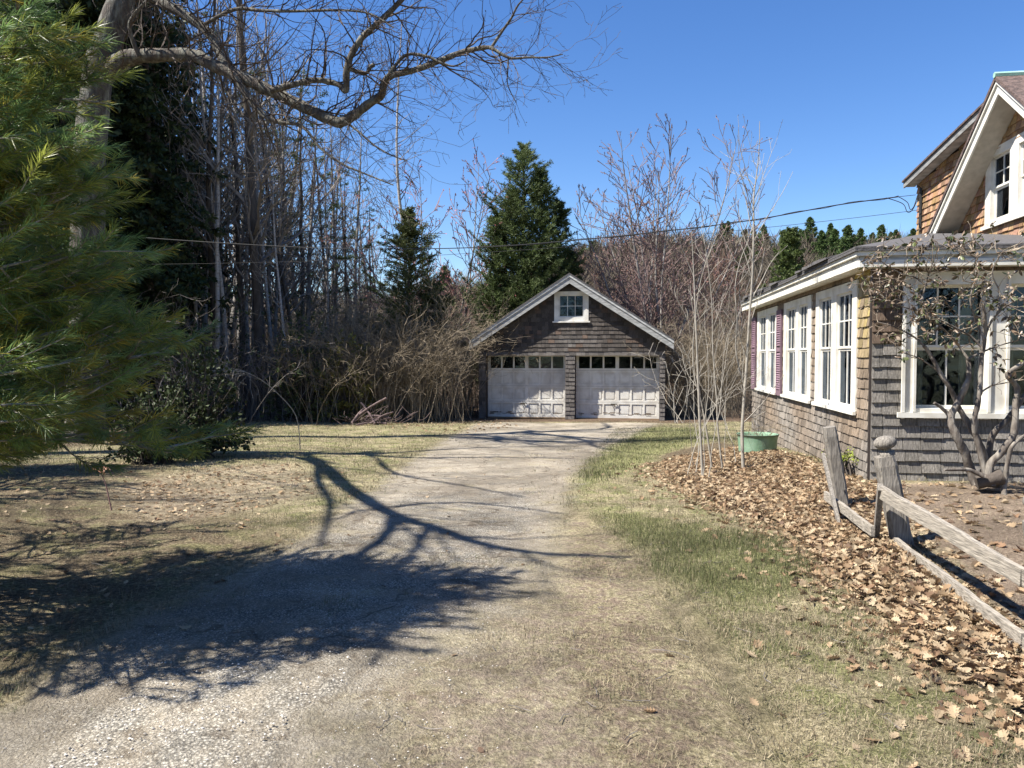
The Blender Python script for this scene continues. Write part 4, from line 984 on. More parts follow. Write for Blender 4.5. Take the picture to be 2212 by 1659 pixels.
# ------------------------------------------------------------------ evergreens
def conifer(kind, seed, H, Rb, z0, m, label, group=None, nb=9, dz=.42, size=.16, width=.035, per=7, droop=.1, rise=.15, dens=1.0, shape=1.0, tips=0.0, col=(1, 1, 1), cv=.35, r0=.16, tm="darkbark", leaders=(), spread=.7, bare=0.1):
    R = random.Random(seed); r = root(kind, (0, 0, 0), label, "tree", group); tr = MB(); S = []; T = []
    tr.tube([Vector((R.gauss(0, .03), R.gauss(0, .03), z)) for z in np.linspace(-.3, H, 12)], list(np.linspace(r0, .02, 12)), 7)
    def axis(b, H_, Rb_, z0_):
        z = z0_; az = R.random()*6
        while z < H_:
            f = (z-z0_)/(H_-z0_); Lr = Rb_*(1-f)**shape*(1+.25*math.sin(z*3.1+seed))+.12
            for k in range(nb):
                az += 2.4; L = Lr*R.uniform(.4, 1.25); d = Vector((math.cos(az), math.sin(az), rise+R.gauss(0, .12))).normalized(); p = b+Vector((0, 0, z+R.uniform(-.2, .2))); n = max(3, int(L/.28))
                for i in range(n):
                    t = i/n; d = (d+Vector((R.gauss(0, .05), R.gauss(0, .05), (-droop if t < .6 else tips)))).normalized(); q = p+d*L/n
                    S.append((p, q, .014*(1-t)+.004, .012*(1-t)+.003))
                    if t > bare:
                        T.append((q, d))
                        for s in (-1, 1):
                            if R.random() < .8*dens:
                                sd = d.cross(Vector((0, 0, 1))).normalized()*s; c = (d+sd*R.uniform(.6, 1.2)+Vector((0, 0, R.uniform(-.2, .15)))).normalized(); l = min(.55, L*.4)*(1.1-t)
                                e = q+c*l; S.append((q, e, .006, .003)); T.append((e, c)); T.append((q.lerp(e, .5), c))
                    p = q
            z += dz*(1-.35*f)
    axis(Vector((0, 0, 0)), H, Rb, z0)
    for dx, dy, h, rb in leaders: axis(Vector((dx, dy, 0)), h, rb, z0)
    tr.build("trunk", M[tm], r, smooth=True)
    mb = MB(); mb.segs(S, 3, (.8, .7, .6)); leafy(mb, T, per, size, width, R, spread, col, cv, droop=.0, back=.25, fwd=.8)
    mb.build("crown", M[m], r); return r
sg = "dark spruces deep in the wood behind the pine"
s1 = conifer("spruce_tree", 201, 19, 3.4, 1.5, "conifer", "tall near-black spruce in the wood behind the bright young pine, or an unseen copy added behind the camera", sg, dz=.5, nb=9, per=5, size=.22, width=.05, droop=.12, rise=-.05, tips=.1, shape=.8, r0=.22)
s2 = conifer("spruce_tree", 202, 17, 2.6, 5.0, "conifer", s1["label"], sg, dz=.6, nb=7, per=4, size=.22, width=.045, droop=.1, rise=-.1, tips=.08, shape=.6, r0=.2, dens=.7)
put(s1, True, 235, 24, 0, 1); put(s2, True, 330, 25, 1, 1)
for u, y, sc, p in ((20, -17, 1, s2), (400, -15, .8, s1), (1300, -16, .9, s1), (1900, -18, 1, s2), (1650, -21, 1.1, s1), (800, -19, 1.1, s1), (150, 23, 1, s1), (60, 25, 1.1, s2), (-30, 24, 1, s1), (290, 28, 1.1, s1), (395, 31, .9, s2), (190, 30, 1.2, s2), (100, 32, 1.2, s1), (-110, 28, 1.1, s1)):  # negative depths: unseen spruces added behind the camera to darken window reflections
    put(p, False, u, y, RW.uniform(0, 6), sc)
wg = "open-crowned white pines among the bare trees"
w1 = conifer("white_pine", 211, 17, 3.0, 4.5, "farpine", "open layered white pine showing through the bare crowns", wg, dz=1.15, nb=5, per=7, size=.17, width=.02, droop=.02, rise=.12, tips=.1, shape=.5, bare=.5, r0=.17, spread=1.0, cv=.4, col=(.9, .85, .8))
put(w1, True, 655, 33, 0, .85)
for u, y, sc in ((748, 34, .62), (560, 35, .9), (480, 33, .95), (395, 32, 1.0), (800, 40, .6), (610, 42, 1.0), (430, 42, 1.1)): put(w1, False, u, y, RW.uniform(0, 6), sc)
t = conifer("spruce_tree", 221, 7.6, 1.75, 1.6, "yew", "compact dark olive spruce with a pointed top left of the garage", dz=.26, nb=11, per=13, size=.10, width=.014, droop=.0, rise=.45, tips=.05, shape=.62, r0=.12, col=(1, 1, 1), bare=.25, leaders=((.9, .2, 5.0, 1.0),), spread=.55); put(t, True, 885, 28, 0, .98)
t = conifer("hemlock_tree", 222, 11.0, 2.9, .8, "hemlock", "feathery green hemlock rising behind the garage's left roof slope", dz=.34, nb=10, per=14, size=.13, width=.011, droop=-.02, rise=.55, tips=.12, shape=.62, r0=.15, leaders=((1.5, .2, 8.8, 1.5), (-1.1, -.2, 8.2, 1.5), (.7, -.4, 9.9, 1.6), (-.4, .3, 9.4, 1.6), (2.0, .2, 6.6, 1.2)), cv=.5, spread=.38); put(t, True, 1130, 33.5, 0, 1.04)
t = conifer("cedar_tree", 223, 9.9, 1.75, .6, "yew", "dense cone-shaped cedar on the slope above the sun porch roof", dz=.32, nb=11, per=12, size=.15, width=.025, droop=-.02, rise=.7, tips=.05, shape=.55, r0=.1, spread=.8, col=(.95, 1.1, .9)); put(t, True, 1702, 45, 0, 1.0)

# ------------------------------------------------------------------ brush: the tangle at the edge of the yard (uncountable)
def brush(name, spots, label, m, seed, H=(2, 4), n=20, w=.45, tw=5, green=None, col=None, curve=.16):
    R = random.Random(seed); S = []; T = []
    for x, y, sc in spots:
        z = gz(x, y)
        for _ in range(n):
            p = Vector((x+R.gauss(0, w), y+R.gauss(0, w), z)); h = R.uniform(*H)*sc; d = Vector((R.gauss(0, .25), R.gauss(0, .25), 1)).normalized(); k = max(4, int(h/.35)); r = R.uniform(.005, .011)
            bend = Vector((R.gauss(0, curve), R.gauss(0, curve), -.03))
            for i in range(k):
                t = i/k; d = (d+bend*t*1.6+Vector((R.gauss(0, .07), R.gauss(0, .07), 0))).normalized(); q = p+d*h/k; r1 = max(.004, r*.86); S.append((p, q, r, r1)); r = r1
                if t > .25:
                    for _ in range(R.randint(0, 3)):
                        c = (d+perp(d, R)*.8).normalized(); l = R.uniform(.25, .7); a = q
                        for _ in range(2):
                            b = a+c*l*.5; S.append((a, b, .005, .0035)); a = b; e2 = (c+perp(c, R)*.8).normalized(); S.append((b, b+e2*l*.4, .0035, .003)); c = (c+perp(c, R)*.3).normalized()
                        T.append((a, c))
                p = q
    mb = MB(); tc = RNG.uniform(.6, 1.5, (len(S), 1))*np.array([[1, 1, 1]]); mb.segs(S, 3, tc)
    if green: leafy(mb, [t for t in T if R.random() < green[0]], green[1], green[2], green[2]*.3, R, 1.0, green[3])
    o = mb.build(name, M[m]); tag(o, label, "brush", kind="stuff"); return o
R1 = random.Random(8)
def X(u, y): return ray(u, 800)[0]*y
sp = [(X(R1.uniform(690, 975 if y < 27.5 else 1030), y), y, R1.uniform(.7, 1.1)*(1.0 if y > 26 else .75)) for y in [R1.uniform(24.6, 31) for _ in range(105)]]
brush("brush_thicket", sp, "tangle of tan-brown bare brush and canes left of the garage", "brush", 31, (2.2, 5.2), 14, .55)
sp = [(X(R1.uniform(430, 760), y), y, R1.uniform(.6, 1.05)) for y in [R1.uniform(25, 36) for _ in range(90)]]
brush("undergrowth", sp, "dark shaded undergrowth along the foot of the wood", "twig", 32, (1.2, 3.4), 12, .6, green=(.25, 2, .09, (.35, .5, .15)))
sp = [(X(R1.uniform(-60, 480), y), y, R1.uniform(.6, 1.3)) for y in [R1.uniform(22, 36) for _ in range(90)]]
brush("undergrowth", sp, "dark twiggy undergrowth behind the young pine", "twig", 33, (1.5, 4.5), 10, .7, green=(.4, 4, .12, (.2, .34, .1)))
sp = [(X(R1.uniform(1445, 1660), y), y, R1.uniform(.7, 1.15)) for y in [R1.uniform(27, 44) for _ in range(100)]]
brush("brush_thicket", sp, "brown bare brush between the garage and the cottage", "brush", 34, (2.0, 4.8), 12, .6)
sp = [(X(R1.uniform(1020, 1660), y), y, R1.uniform(.9, 1.3)) for y in [R1.uniform(34, 48) for _ in range(90)]]
brush("brush_thicket", sp, "rusty brown brush rising behind the garage roof", "brush", 35, (1.5, 3.2), 11, .8)
sp = [(X(R1.uniform(480, 1040), y), y, R1.uniform(.8, 1.3)) for y in [R1.uniform(36, 60) for _ in range(150)]]
brush("brush_thicket", sp, "hazy brown growth deep in the wood left of the garage", "brush", 36, (3, 6.5), 10, .9)

# ------------------------------------------------------------------ hillside: bare wood as one mass, evergreens one by one
def hillwood():
    R = np.random.default_rng(5); n = 5200
    y = R.uniform(58, 262, n); th = np.radians(R.uniform(-34, 40, n)); x = np.tan(th)*y
    z = ground_z(x, y); A = []; B = []; C = []; cc = []
    h = R.uniform(6, 11, n)*np.interp(y, [58, 120], [.42, 1]); k = 60
    base = np.repeat(np.stack([x, y, z], 1), k, 0); hh = np.repeat(h, k)[:, None]
    t0 = R.uniform(.15, .8, (n*k, 1)); d = R.normal(size=(n*k, 3))*[.4, .4, .16]+[0, 0, .62]; d /= np.linalg.norm(d, axis=1, keepdims=True)
    a = base+np.array([0, 0, 1])*hh*t0; e = a+d*hh*R.uniform(.2, .45, (n*k, 1)); w = np.cross(d, R.normal(size=(n*k, 3))); w /= np.linalg.norm(w, axis=1, keepdims=True)
    w *= .012+np.repeat(y, k)[:, None]*.0004
    tone = np.repeat(R.uniform(.65, 1.35, (n, 1)), k, 0); red = np.repeat(R.random(n) < np.where(y < 120, .18, .05), k)[:, None]
    col = np.where(red, [[.29, .17, .125]], [[.215, .178, .132]])*tone
    mb = MB(); mb.tris(a-w, a+w, e, col)
    tb = np.stack([x, y, z-.3], 1); tt = tb+np.array([0, 0, 1])*(h*.85)[:, None]; ww = np.zeros((n, 3)); ww[:, 0] = .08+y*.0005
    mb.tris(tb-ww, tb+ww, tt, np.tile([.34, .29, .25], (n, 1))*R.uniform(.6, 1.4, (n, 1)))
    tag(mb.build("hillside_wood", M["farwood"]), "bare brown and reddish wood covering the far hillside", "wood", kind="stuff")
hillwood()
hg = "evergreens scattered over the far hillside"; hl = "dark green pine among the bare trees on the far hillside"
hp = [conifer("hillside_pine", 240+i, 13, 3.2, 2.2, "farpine", hl, hg, dz=.8, nb=8, per=9, size=.45, width=.07, droop=0., rise=.3, tips=.05, shape=.95-.2*i, r0=.2, spread=.7, dens=.6, col=(.95, 1, .85)) for i in range(2)]
RH = random.Random(12); spots = []
for u in (1262, 1290, 1322, 1375, 1560, 1600, 1640, 1668, 1705, 1735, 1760, 1788, 1812, 1835, 1862, 1888, 1912, 1940, 1965): spots.append((u+RH.uniform(-8, 8), RH.uniform(205, 238), RH.uniform(.75, 1.05)))
for u, y, s in ((1770, 160, 1.15), (1800, 150, 1.25), (1828, 155, 1.2), (1855, 165, 1.1), (1745, 170, 1), (1610, 150, .9), (1690, 165, .9), (1725, 185, .9), (1900, 180, .95), (1930, 175, .9), (1590, 120, .7), (1790, 185, 1.1), (1820, 140, 1.0), (1570, 185, .9), (1645, 190, .9)): spots.append((u, y, s))
for i in range(30): spots.append((RH.uniform(1540, 1985), RH.uniform(125, 232), RH.uniform(.6, .95)))
for i in range(10): spots.append((RH.uniform(1250, 1540), RH.uniform(150, 232), RH.uniform(.5, .8)))
for i in range(16): spots.append((RH.uniform(300, 1000), RH.uniform(120, 235), RH.uniform(.7, 1.1)))
for i, (u, y, s) in enumerate(spots): put(hp[i % 2], i < 2, u, y, RH.uniform(0, 6), s*RH.uniform(.75, 1.05))
#@@PART5
# ------------------------------------------------------------------ white saplings on the right
def saplings():
    R = random.Random(44)
    sp = [  # (trace in the photograph, distance, base width px, label)
        ([(1607, 1022), (1603, 950), (1606, 880), (1612, 800), (1618, 700), (1625, 600), (1628, 500), (1628, 430), (1634, 380), (1640, 320), (1641, 262)], 10.6, 10.5, "tallest white-barked sapling, straight leader into the sky beside the tub"),
        ([(1519, 1023), (1512, 920), (1508, 820), (1504, 720), (1500, 620), (1497, 560), (1494, 500)], 10.5, 8.5, "pale sapling with a straight stem leftmost in the leaf bed"),
        ([(1563, 1000), (1551, 930), (1548, 860), (1540, 760), (1538, 660), (1530, 580), (1520, 510)], 10.9, 6, "thin pale sapling between the two thicker ones"),
        ([(1541, 1000), (1526, 930), (1515, 870), (1498, 800), (1500, 700), (1515, 600), (1540, 530)], 11.1, 6, "crooked pale sapling leaning left then right behind its neighbours"),
        ([(1607, 830), (1590, 760), (1592, 690), (1588, 620), (1600, 560), (1622, 510), (1640, 480)], 10.7, 4.5, None)]
    first = None
    for k, (px, D, w, lab) in enumerate(sp):
        pts = [P(u, v, D) for u, v in px]
        if lab: pts[0].z = gz(pts[0].x, pts[0].y)-.03; r = root("birch_sapling", pts[0], lab, "sapling")
        if lab and first is None: first = r
        par = r if lab else first
        P_ = resample(pts, 4); n = len(P_); rs = [w/2/F*D*.78*(1-i/n*.88) for i in range(n)]
        mb = MB(); mb.tube(P_, rs, 8, rough=.04); mb.build("trunk", M["palestem"], par, smooth=True)
        S = []; T = []; K = dict(step=.1, wander=.09, up=.06, maxl=3, prob=[.3, .3, .25], ang=.5, ratio=.5, rr=.6, rmin=.0022, start=.1)
        if k == 0:
            for i, L in ((18, .9), (20, .8), (22, 1.15), (23, 1.2), (24, .95), (26, 1.2), (27, 1.25), (28, 1.1), (29, 1.1), (30, .95), (31, .7), (25, 1.3), (33, .6)):
                for s in (R.choice((-1, 1)),):
                    c = Vector((s*R.uniform(.35, .8), R.gauss(0, .35), 1)).normalized(); grow(S, T, P_[i], c, L*R.uniform(.7, 1.1), rs[i]*.55, 1, K, R)
        for i in range(6, n-1):
            if R.random() < (.5 if k else .3):
                c = Vector((R.uniform(-1, 1), R.gauss(0, .4), R.uniform(.5, 1.1))).normalized(); grow(S, T, P_[i], c, R.uniform(.35, .95), rs[i]*.45, 1, K, R)
        sm = MB(); sm.segs(S, 4); leafy(sm, [t for t in T if R.random() < .5], 1, .02, .006, R, 1, (.4, .25, .2)); sm.build("crown", M["palestem"], par)
    # thin suckers round about
    spots = [(P(u, 900, D).x, D, u) for u, D in ((1490, 10.6), (1530, 10.2), (1572, 11.2), (1500, 11.6))]
    for x, y, u in spots:
        S = []; T = []; z = gz(x, y)
        K = dict(step=.12, wander=.1, up=.03, maxl=2, prob=[.35, .3], ang=.6, ratio=.5, rr=.6, rmin=.002, start=.15)
        p0 = Vector((x, y, z)); rr = root("sucker_shoot", p0, "thin bare whip shoots rising from the leaf litter among the white saplings", "sapling", "whip shoots in the leaf bed")
        for q in range(2): grow(S, T, Vector((x+R.gauss(0, .04), y+R.gauss(0, .04), z)), Vector((R.gauss(0, .18), R.gauss(0, .15), 1)).normalized(), R.uniform(1.2, 2.6), .007, 0, K, R)
        sm = MB(); sm.segs(S, 4); sm.build("stems", M["palestem"], rr)
    # pale whippy growth before the right garage door corner
    x = X(1462, 24.6); rr = root("bare_shrub", (x, 24.6, gz(x, 24.6)), "pale arching bare shrub at the garage's right front corner", "shrub"); S = []; T = []
    K = dict(step=.22, wander=.12, up=-.02, maxl=2, prob=[.5, .45], ang=.8, ratio=.5, rr=.6, rmin=.006, start=.2)
    for q in range(6): grow(S, T, Vector((x+R.gauss(0, .1), 24.6+R.gauss(0, .1), gz(x, 24.6))), Vector((R.gauss(-.12, .25), R.gauss(0, .15), 1)).normalized(), R.uniform(1.5, 3.2), .014, 0, K, R)
    sm = MB(); sm.segs(S, 3); sm.build("stems", M["palestem"], rr)
saplings()

# ------------------------------------------------------------------ old rhododendron with curled leaves before the porch
def curled_leaves(mb, T, per, size, R, cols, sc=1.0):
    """long leaves, each folded along its rib and rolled"""
    p = np.array([t[0][:] for t in T]); d = np.array([t[1][:] for t in T]); p = np.repeat(p, per, 0); d = np.repeat(d, per, 0); k = len(p)
    rd = RNG.normal(size=(k, 3)); rd -= d*(rd*d).sum(1, keepdims=True); rd /= np.linalg.norm(rd, axis=1, keepdims=True)
    a = d*.35+rd; a[:, 2] -= RNG.uniform(0, .9, k); a /= np.linalg.norm(a, axis=1, keepdims=True)
    L = size*RNG.uniform(.6, 1.2, (k, 1)); s = np.cross(a, RNG.normal(size=(k, 3))*.5+[0, 0, 1]); s /= np.linalg.norm(s, axis=1, keepdims=True); nrm = np.cross(s, a)
    w = L*RNG.uniform(.13, .26, (k, 1)); cur = RNG.uniform(.05, .35, (k, 1))
    c = np.array(cols)[RNG.choice(len(cols), k)]*RNG.uniform(.7, 1.3, (k, 1))
    b0 = p+a*L*.08; m = p+a*L*.5-nrm*L*.04; m2 = p+a*L*.8-nrm*cur*L*.5; e = p+a*L-nrm*cur*L
    for sg in (-1, 1):
        l1 = p+a*L*.42+s*w*sg-nrm*w*.5; l2 = p+a*L*.75+s*w*.8*sg-nrm*(w*.5+cur*L*.4)
        mb.tris(b0, m, l1, c*(1.0 if sg > 0 else .9)); mb.quads(m, m2, l2, l1, c*(1.0 if sg > 0 else .9)); mb.tris(m2, e, l2, c)
def rhodo():
    R = random.Random(61); D = 8.15; base = G(2120, 1068)
    r = root("rhododendron", (base.x, D, base.z), "gnarled old shrub with curled brown-green leaves in front of the porch window", "shrub")
    z4 = lambda x, y: (1843.2+x/3, 516.1+y/3)
    st = [([(800, 1590), (760, 1500), (720, 1380), (660, 1260), (630, 1160), (690, 1040), (730, 950), (750, 880), (745, 780)], 22, 9, 0),
          ([(860, 1590), (865, 1500), (840, 1380), (790, 1270), (730, 1170), (680, 1090), (640, 990), (570, 880), (500, 750), (455, 690)], 17, 7, .1),
          ([(880, 1600), (800, 1300), (785, 1180), (820, 1000), (830, 800), (850, 650), (850, 480), (830, 420)], 13, 6, -.1),
          ([(900, 1600), (880, 1480), (960, 1380), (1040, 1260), (1052, 1080), (1060, 960), (1000, 880), (1106, 800), (1180, 740)], 17, 8, -.15),
          ([(890, 1560), (890, 1300), (1000, 1170), (1080, 1060), (1140, 960), (1200, 800)], 15, 8, .15),
          ([(975, 1660), (985, 1560), (1010, 1400), (1040, 1330), (1130, 1260), (1240, 1180)], 11, 6, -.2),
          ([(850, 1540), (760, 1500), (690, 1495), (590, 1497)], 11, 5, -.2),
          ([(630, 1160), (600, 1120), (560, 1085), (525, 1063)], 9, 6, 0),
          ([(850, 650), (880, 560), (930, 490), (1000, 430), (1106, 370)], 6, 3, -.1),
          ([(830, 700), (760, 630), (690, 590), (600, 540), (520, 500)], 5, 2.5, -.15),
          ([(745, 780), (690, 700), (640, 640), (560, 560), (450, 420), (470, 300), (490, 220)], 6, 2.5, 0),
          ([(455, 690), (400, 640), (330, 600), (240, 560), (160, 540)], 4.5, 2, .1),
          ([(850, 650), (800, 540), (760, 400), (790, 250), (800, 120)], 5, 2.5, -.1), ([(930, 490), (950, 350), (900, 220), (960, 90)], 4, 2, -.2),
          ([(470, 300), (400, 250), (300, 220), (200, 160), (120, 90)], 4, 2, .1), ([(560, 560), (430, 480), (300, 430), (200, 380), (120, 300)], 4, 2, .05),
          ([(600, 900), (500, 820), (420, 770), (330, 740)], 4, 2, .1), ([(820, 1000), (900, 950), (1000, 930), (1100, 900)], 4, 2, -.1), ([(745, 780), (820, 740), (950, 690), (1100, 650)], 5, 2, -.1)]
    mb = MB(); nodes = []
    for px, w0, w1, dy in st:
        n = len(px); pts = [P(*z4(*q), D+dy+.03*math.sin(i*1.7)) for i, q in enumerate(px)]; P_ = resample(pts, 4)
        rs = [x/2/F*D for x in np.linspace(w0, w1, len(P_))]; mb.tube(P_, rs, 8, rough=.09)
        if w0 <= 9 and w0 != 9: nodes += [(P_[i], (P_[i]-P_[i-1]).normalized()) for i in range(3, len(P_))]
    mb.build("stems", M["bushbark"], r, smooth=True)
    lg = MB(); a = P(*z4(800, 1580), D-.1); b = P(*z4(960, 1540), D-.15); lg.tube([a, b], [.07, .09], 9, rough=.1); lg.tube([P(*z4(880, 1600), D), P(*z4(890, 1500), D)], [.14, .10], 10, rough=.15); lg.build("root_stump", M["darkbark"], r, smooth=True)
    S = []; T = []; K = dict(step=.06, wander=.22, up=.05, maxl=3, prob=[.5, .5, .3], ang=.8, ratio=.6, rr=.65, rmin=.0022, start=.1)
    for p, d in nodes:
        if R.random() < .55:
            c = (d*.4+perp(d, R)+Vector((0, 0, .3))).normalized(); grow(S, T, p, c, R.uniform(.15, .42), .0045, 1, K, R)
    # leafy sprays in the crown region measured in the photograph
    for _ in range(120):
        u = R.uniform(1860, 2330); top = np.interp(u, [1860, 1920, 2000, 2100, 2200, 2330], [560, 520, 515, 505, 510, 520]); bot = np.interp(u, [1860, 1930, 1990, 2040, 2090, 2150, 2330], [640, 700, 680, 730, 790, 720, 760])
        v = R.uniform(top, bot)
        if R.random() < .25: v = R.uniform(top, 640)
        q = P(u, v, D+R.uniform(-.35, .3)); near = min(nodes, key=lambda nd: (nd[0]-q).length)[0]
        m_ = near.lerp(q, .5)+Vector((R.gauss(0, .03), R.gauss(0, .03), -.02)); S.append((near, m_, .005, .004)); S.append((m_, q, .004, .003)); T.append((q, (q-m_).normalized()))
        grow(S, T, q, Vector((R.gauss(0, 1), R.gauss(0, 1), R.uniform(0, 1))).normalized(), R.uniform(.08, .2), .003, 2, K, R)
    sm = MB(); sm.segs(S, 4, (1.5, 1.4, 1.25)); sm.build("twigs", M["bushbark"], r)
    lf = MB(); curled_leaves(lf, [t for t in T if R.random() < .5], 6, .07, R, [(.26, .18, .12), (.2, .145, .095), (.36, .28, .21), (.12, .09, .06), (.12, .14, .05), (.08, .1, .035)]); lf.build("leaves", M["curled"], r)
    print("rhodo tips", len(T))
rhodo()

# ------------------------------------------------------------------ dark laurel by the pine, low shrubs, brush pile, odd sticks
def broad_shrub(name, c, rad, n, m, label, seed, size=.08, stems="darkbark", col=(1, 1, 1)):
    R = random.Random(seed); r = root(name, (c[0], c[1], gz(c[0], c[1])), label, "shrub"); z0 = gz(c[0], c[1]); S = []; T = []
    for _ in range(n):
        a = R.uniform(0, 6.28); e = R.random()**.6; th = math.acos(R.uniform(-.1, 1)); q = Vector((c[0]+rad[0]*e*math.sin(th)*math.cos(a), c[1]+rad[1]*e*math.sin(th)*math.sin(a), z0+.1+rad[2]*abs(e*math.cos(th))))
        p = Vector((c[0]+R.gauss(0, .1), c[1]+R.gauss(0, .1), z0)); m_ = p.lerp(q, .55)+Vector((0, 0, .1)); S += [(p, m_, .014, .008), (m_, q, .008, .004)]; T.append((q, (q-m_).normalized()))
    sm = MB(); sm.segs(S, 4); sm.build("stems", M[stems], r)
    lf = MB(); leafy(lf, T, 14, size, size*.3, R, .9, col, .4, .1, back=.3, fwd=.5); lf.build("leaves", M[m], r)
broad_shrub("mountain_laurel", (X(418, 12.9), 12.9), (.95, 1.0, 2.05), 420, "laurel", "rounded near-black glossy shrub just right of the young pine", 71)
broad_shrub("mountain_laurel", (X(330, 11.8), 11.8), (.8, .8, 1.2), 200, "laurel", "lower dark glossy shrub half hidden by the pine's lowest boughs", 72)
broad_shrub("evergreen_shrub", (X(755, 24.7), 24.7), (1.4, .8, 3.1), 230, "yew", "loose olive evergreen bush in the tangle left of the garage", 73, .12, col=(1.5, 1.2, .9))
broad_shrub("evergreen_shrub", (X(660, 25.2), 25.2), (1.5, .8, 3.7), 260, "yew", "taller dim olive bush among the wood's front trunks", 74, .12, col=(.9, .9, .9))
broad_shrub("boxwood_seedling", (FL((-.55, -.16, 0))[0], FL((-.55, -.16, 0))[1]), (.09, .09, .28), 26, "yew", "tiny yellow-green shrub at the foot of the porch corner", 75, .035, col=(3, 3, 1.5))
def brush_pile():
    R = random.Random(9); c = G(805, 918); r = root("brush_pile", c, "small heap of mauve-brown broken boughs at the lawn's far edge", "brush pile"); mb = MB(); S = []
    for (a, b, w) in (((765, 905), (835, 860), .035), ((760, 915), (790, 880), .04), ((800, 915), (850, 890), .03), ((780, 870), (810, 915), .03), ((790, 900), (845, 905), .04), ((770, 918), (835, 915), .03)):
        mb.tube(resample([P(*a, c.y+R.uniform(-.3, .3)), P((a[0]+b[0])/2, (a[1]+b[1])/2-4, c.y), P(*b, c.y+R.uniform(-.3, .3))], 2), w, 6, rough=.15)
    mb.build("log", M["rusty"], r, smooth=True)
    for _ in range(55):
        p = c+Vector((R.gauss(0, .55), R.gauss(0, .3), R.uniform(0, .25))); d = Vector((R.gauss(0, 1), R.gauss(0, .5), abs(R.gauss(0, .6)))).normalized()
        for k in range(3): q = p+d*R.uniform(.1, .25); S.append((p, q, .007, .005)); p = q; d = (d+Vector((R.gauss(0, .3), R.gauss(0, .3), R.gauss(0, .3)))).normalized()
    sm = MB(); sm.segs(S, 3); sm.build("sticks", M["rusty"], r)
brush_pile()
def seedling():
    b = G(241, 1103); y = b.y; r = root("oak_seedling", b, "thin lone seedling stem with a few rusty leaves before the pine", "seedling"); mb = MB()
    pts = [b, P(234, 1070, y), P(228, 1045, y), P(217, 1018, y), P(213, 1000, y)]; mb.tube(resample(pts, 3), list(np.linspace(.008, .004, 13)), 5); mb.build("stem", M["redtwig"], r)
    lf = MB(); R = random.Random(3); curled_leaves(lf, [(P(217+R.uniform(-8, 14), 1010+R.uniform(-14, 10), y+R.gauss(0, .05)), Vector((R.gauss(0, 1), R.gauss(0, 1), .4)).normalized()) for _ in range(7)], 2, .09, R, [(.42, .2, .12), (.35, .2, .12)]); lf.build("leaves", M["curled"], r)
seedling()
def arch_branch():
    R = random.Random(4); b = G(640, 985); S = []
    pts = [P(648, 940, 14.5), P(640, 900, 14.4), P(600, 850, 14.2), P(560, 818, 14), P(520, 800, 13.8), P(490, 798, 13.6), P(460, 815, 13.5)]
    pts[0].z = gz(pts[0].x, pts[0].y); r = root("arching_bramble", pts[0], "single pale bramble cane arching over beside the dark laurel", "bramble"); mb = MB(); mb.tube(resample(pts, 4), list(np.linspace(.01, .005, 25)), 5)
    K = dict(step=.1, wander=.2, up=-.06, maxl=2, prob=[.4, .3], ang=.7, ratio=.5, rr=.6, rmin=.003, start=.1); T = []
    for p in resample(pts, 4)[14:]:
        for _ in range(3): grow(S, T, p, Vector((R.gauss(-.5, .6), R.gauss(0, .6), R.gauss(-.3, .5))).normalized(), R.uniform(.3, .8), .005, 1, K, R)
    mb.segs(S, 3); mb.build("cane", M["palestem"], r)
arch_branch()

# ------------------------------------------------------------------ dead leaves, grass, stones (uncountable)
def lobed(n=11):
    """outline of an oak / maple leaf, x along the rib"""
    top = [(0, .02), (.12, .10), (.2, .28), (.3, .16), (.42, .40), (.52, .2), (.66, .36), (.74, .16), (.86, .2), (1, 0)]
    return top
def litter(name, pts, label, smin, smax, seed, zoff=0.0, flat=.35):
    R = np.random.default_rng(seed); n = len(pts); p = np.array(pts); z = ground_z(p[:, 0], p[:, 1]); inl = poly_sd(LEAFBED, p[:, 0], p[:, 1])
    z = z+sst(-.05, .25, inl)*.05+R.uniform(.0, .045, n)*(inl > 0)+.006+zoff
    O = np.stack([p[:, 0], p[:, 1], z], 1); az = R.uniform(0, 6.28, n); 
    nrm = R.normal(size=(n, 3))*flat+[0, 0, 1]; nrm /= np.linalg.norm(nrm, axis=1, keepdims=True)
    a = np.stack([np.cos(az), np.sin(az), np.zeros(n)], 1); a -= nrm*(a*nrm).sum(1, keepdims=True); a /= np.linalg.norm(a, axis=1, keepdims=True); s = np.cross(nrm, a)
    L = R.uniform(smin, smax, (n, 1)); asp = R.uniform(.7, 1.25, (n, 1)); curl = R.uniform(-.5, .9, (n, 1)); fold = R.uniform(-.1, .9, (n, 1)); O = O-a*L*.5
    def pt(x, y): return O+a*L*x+s*L*y*asp+nrm*L*(curl*(x-.5)**2*.9+fold*abs(y)*.9)
    pal = np.array([(.54, .40, .26), (.42, .29, .18), (.64, .50, .34), (.30, .19, .12), (.76, .62, .44), (.2, .13, .09), (.54, .43, .30), (.46, .31, .19)])
    c = pal[R.choice(len(pal), n, p=[.2, .2, .18, .1, .1, .08, .1, .04])]*R.uniform(.75, 1.15, (n, 1))
    mb = MB(); top = lobed()
    for sg in (-1, 1):
        for i in range(len(top)-1):
            (x0, y0), (x1, y1) = top[i], top[i+1]
            mb.quads(pt(x0, 0.), pt(x1, 0.), pt(x1, y1*sg+1e-4), pt(x0, y0*sg+1e-4), c)
    mb.tris(O, O+s*.002, O-a*L*.25+nrm*L*.05, c*.7)
    tag(mb.build(name, M["litter"]), label, "dead leaves", kind="stuff")
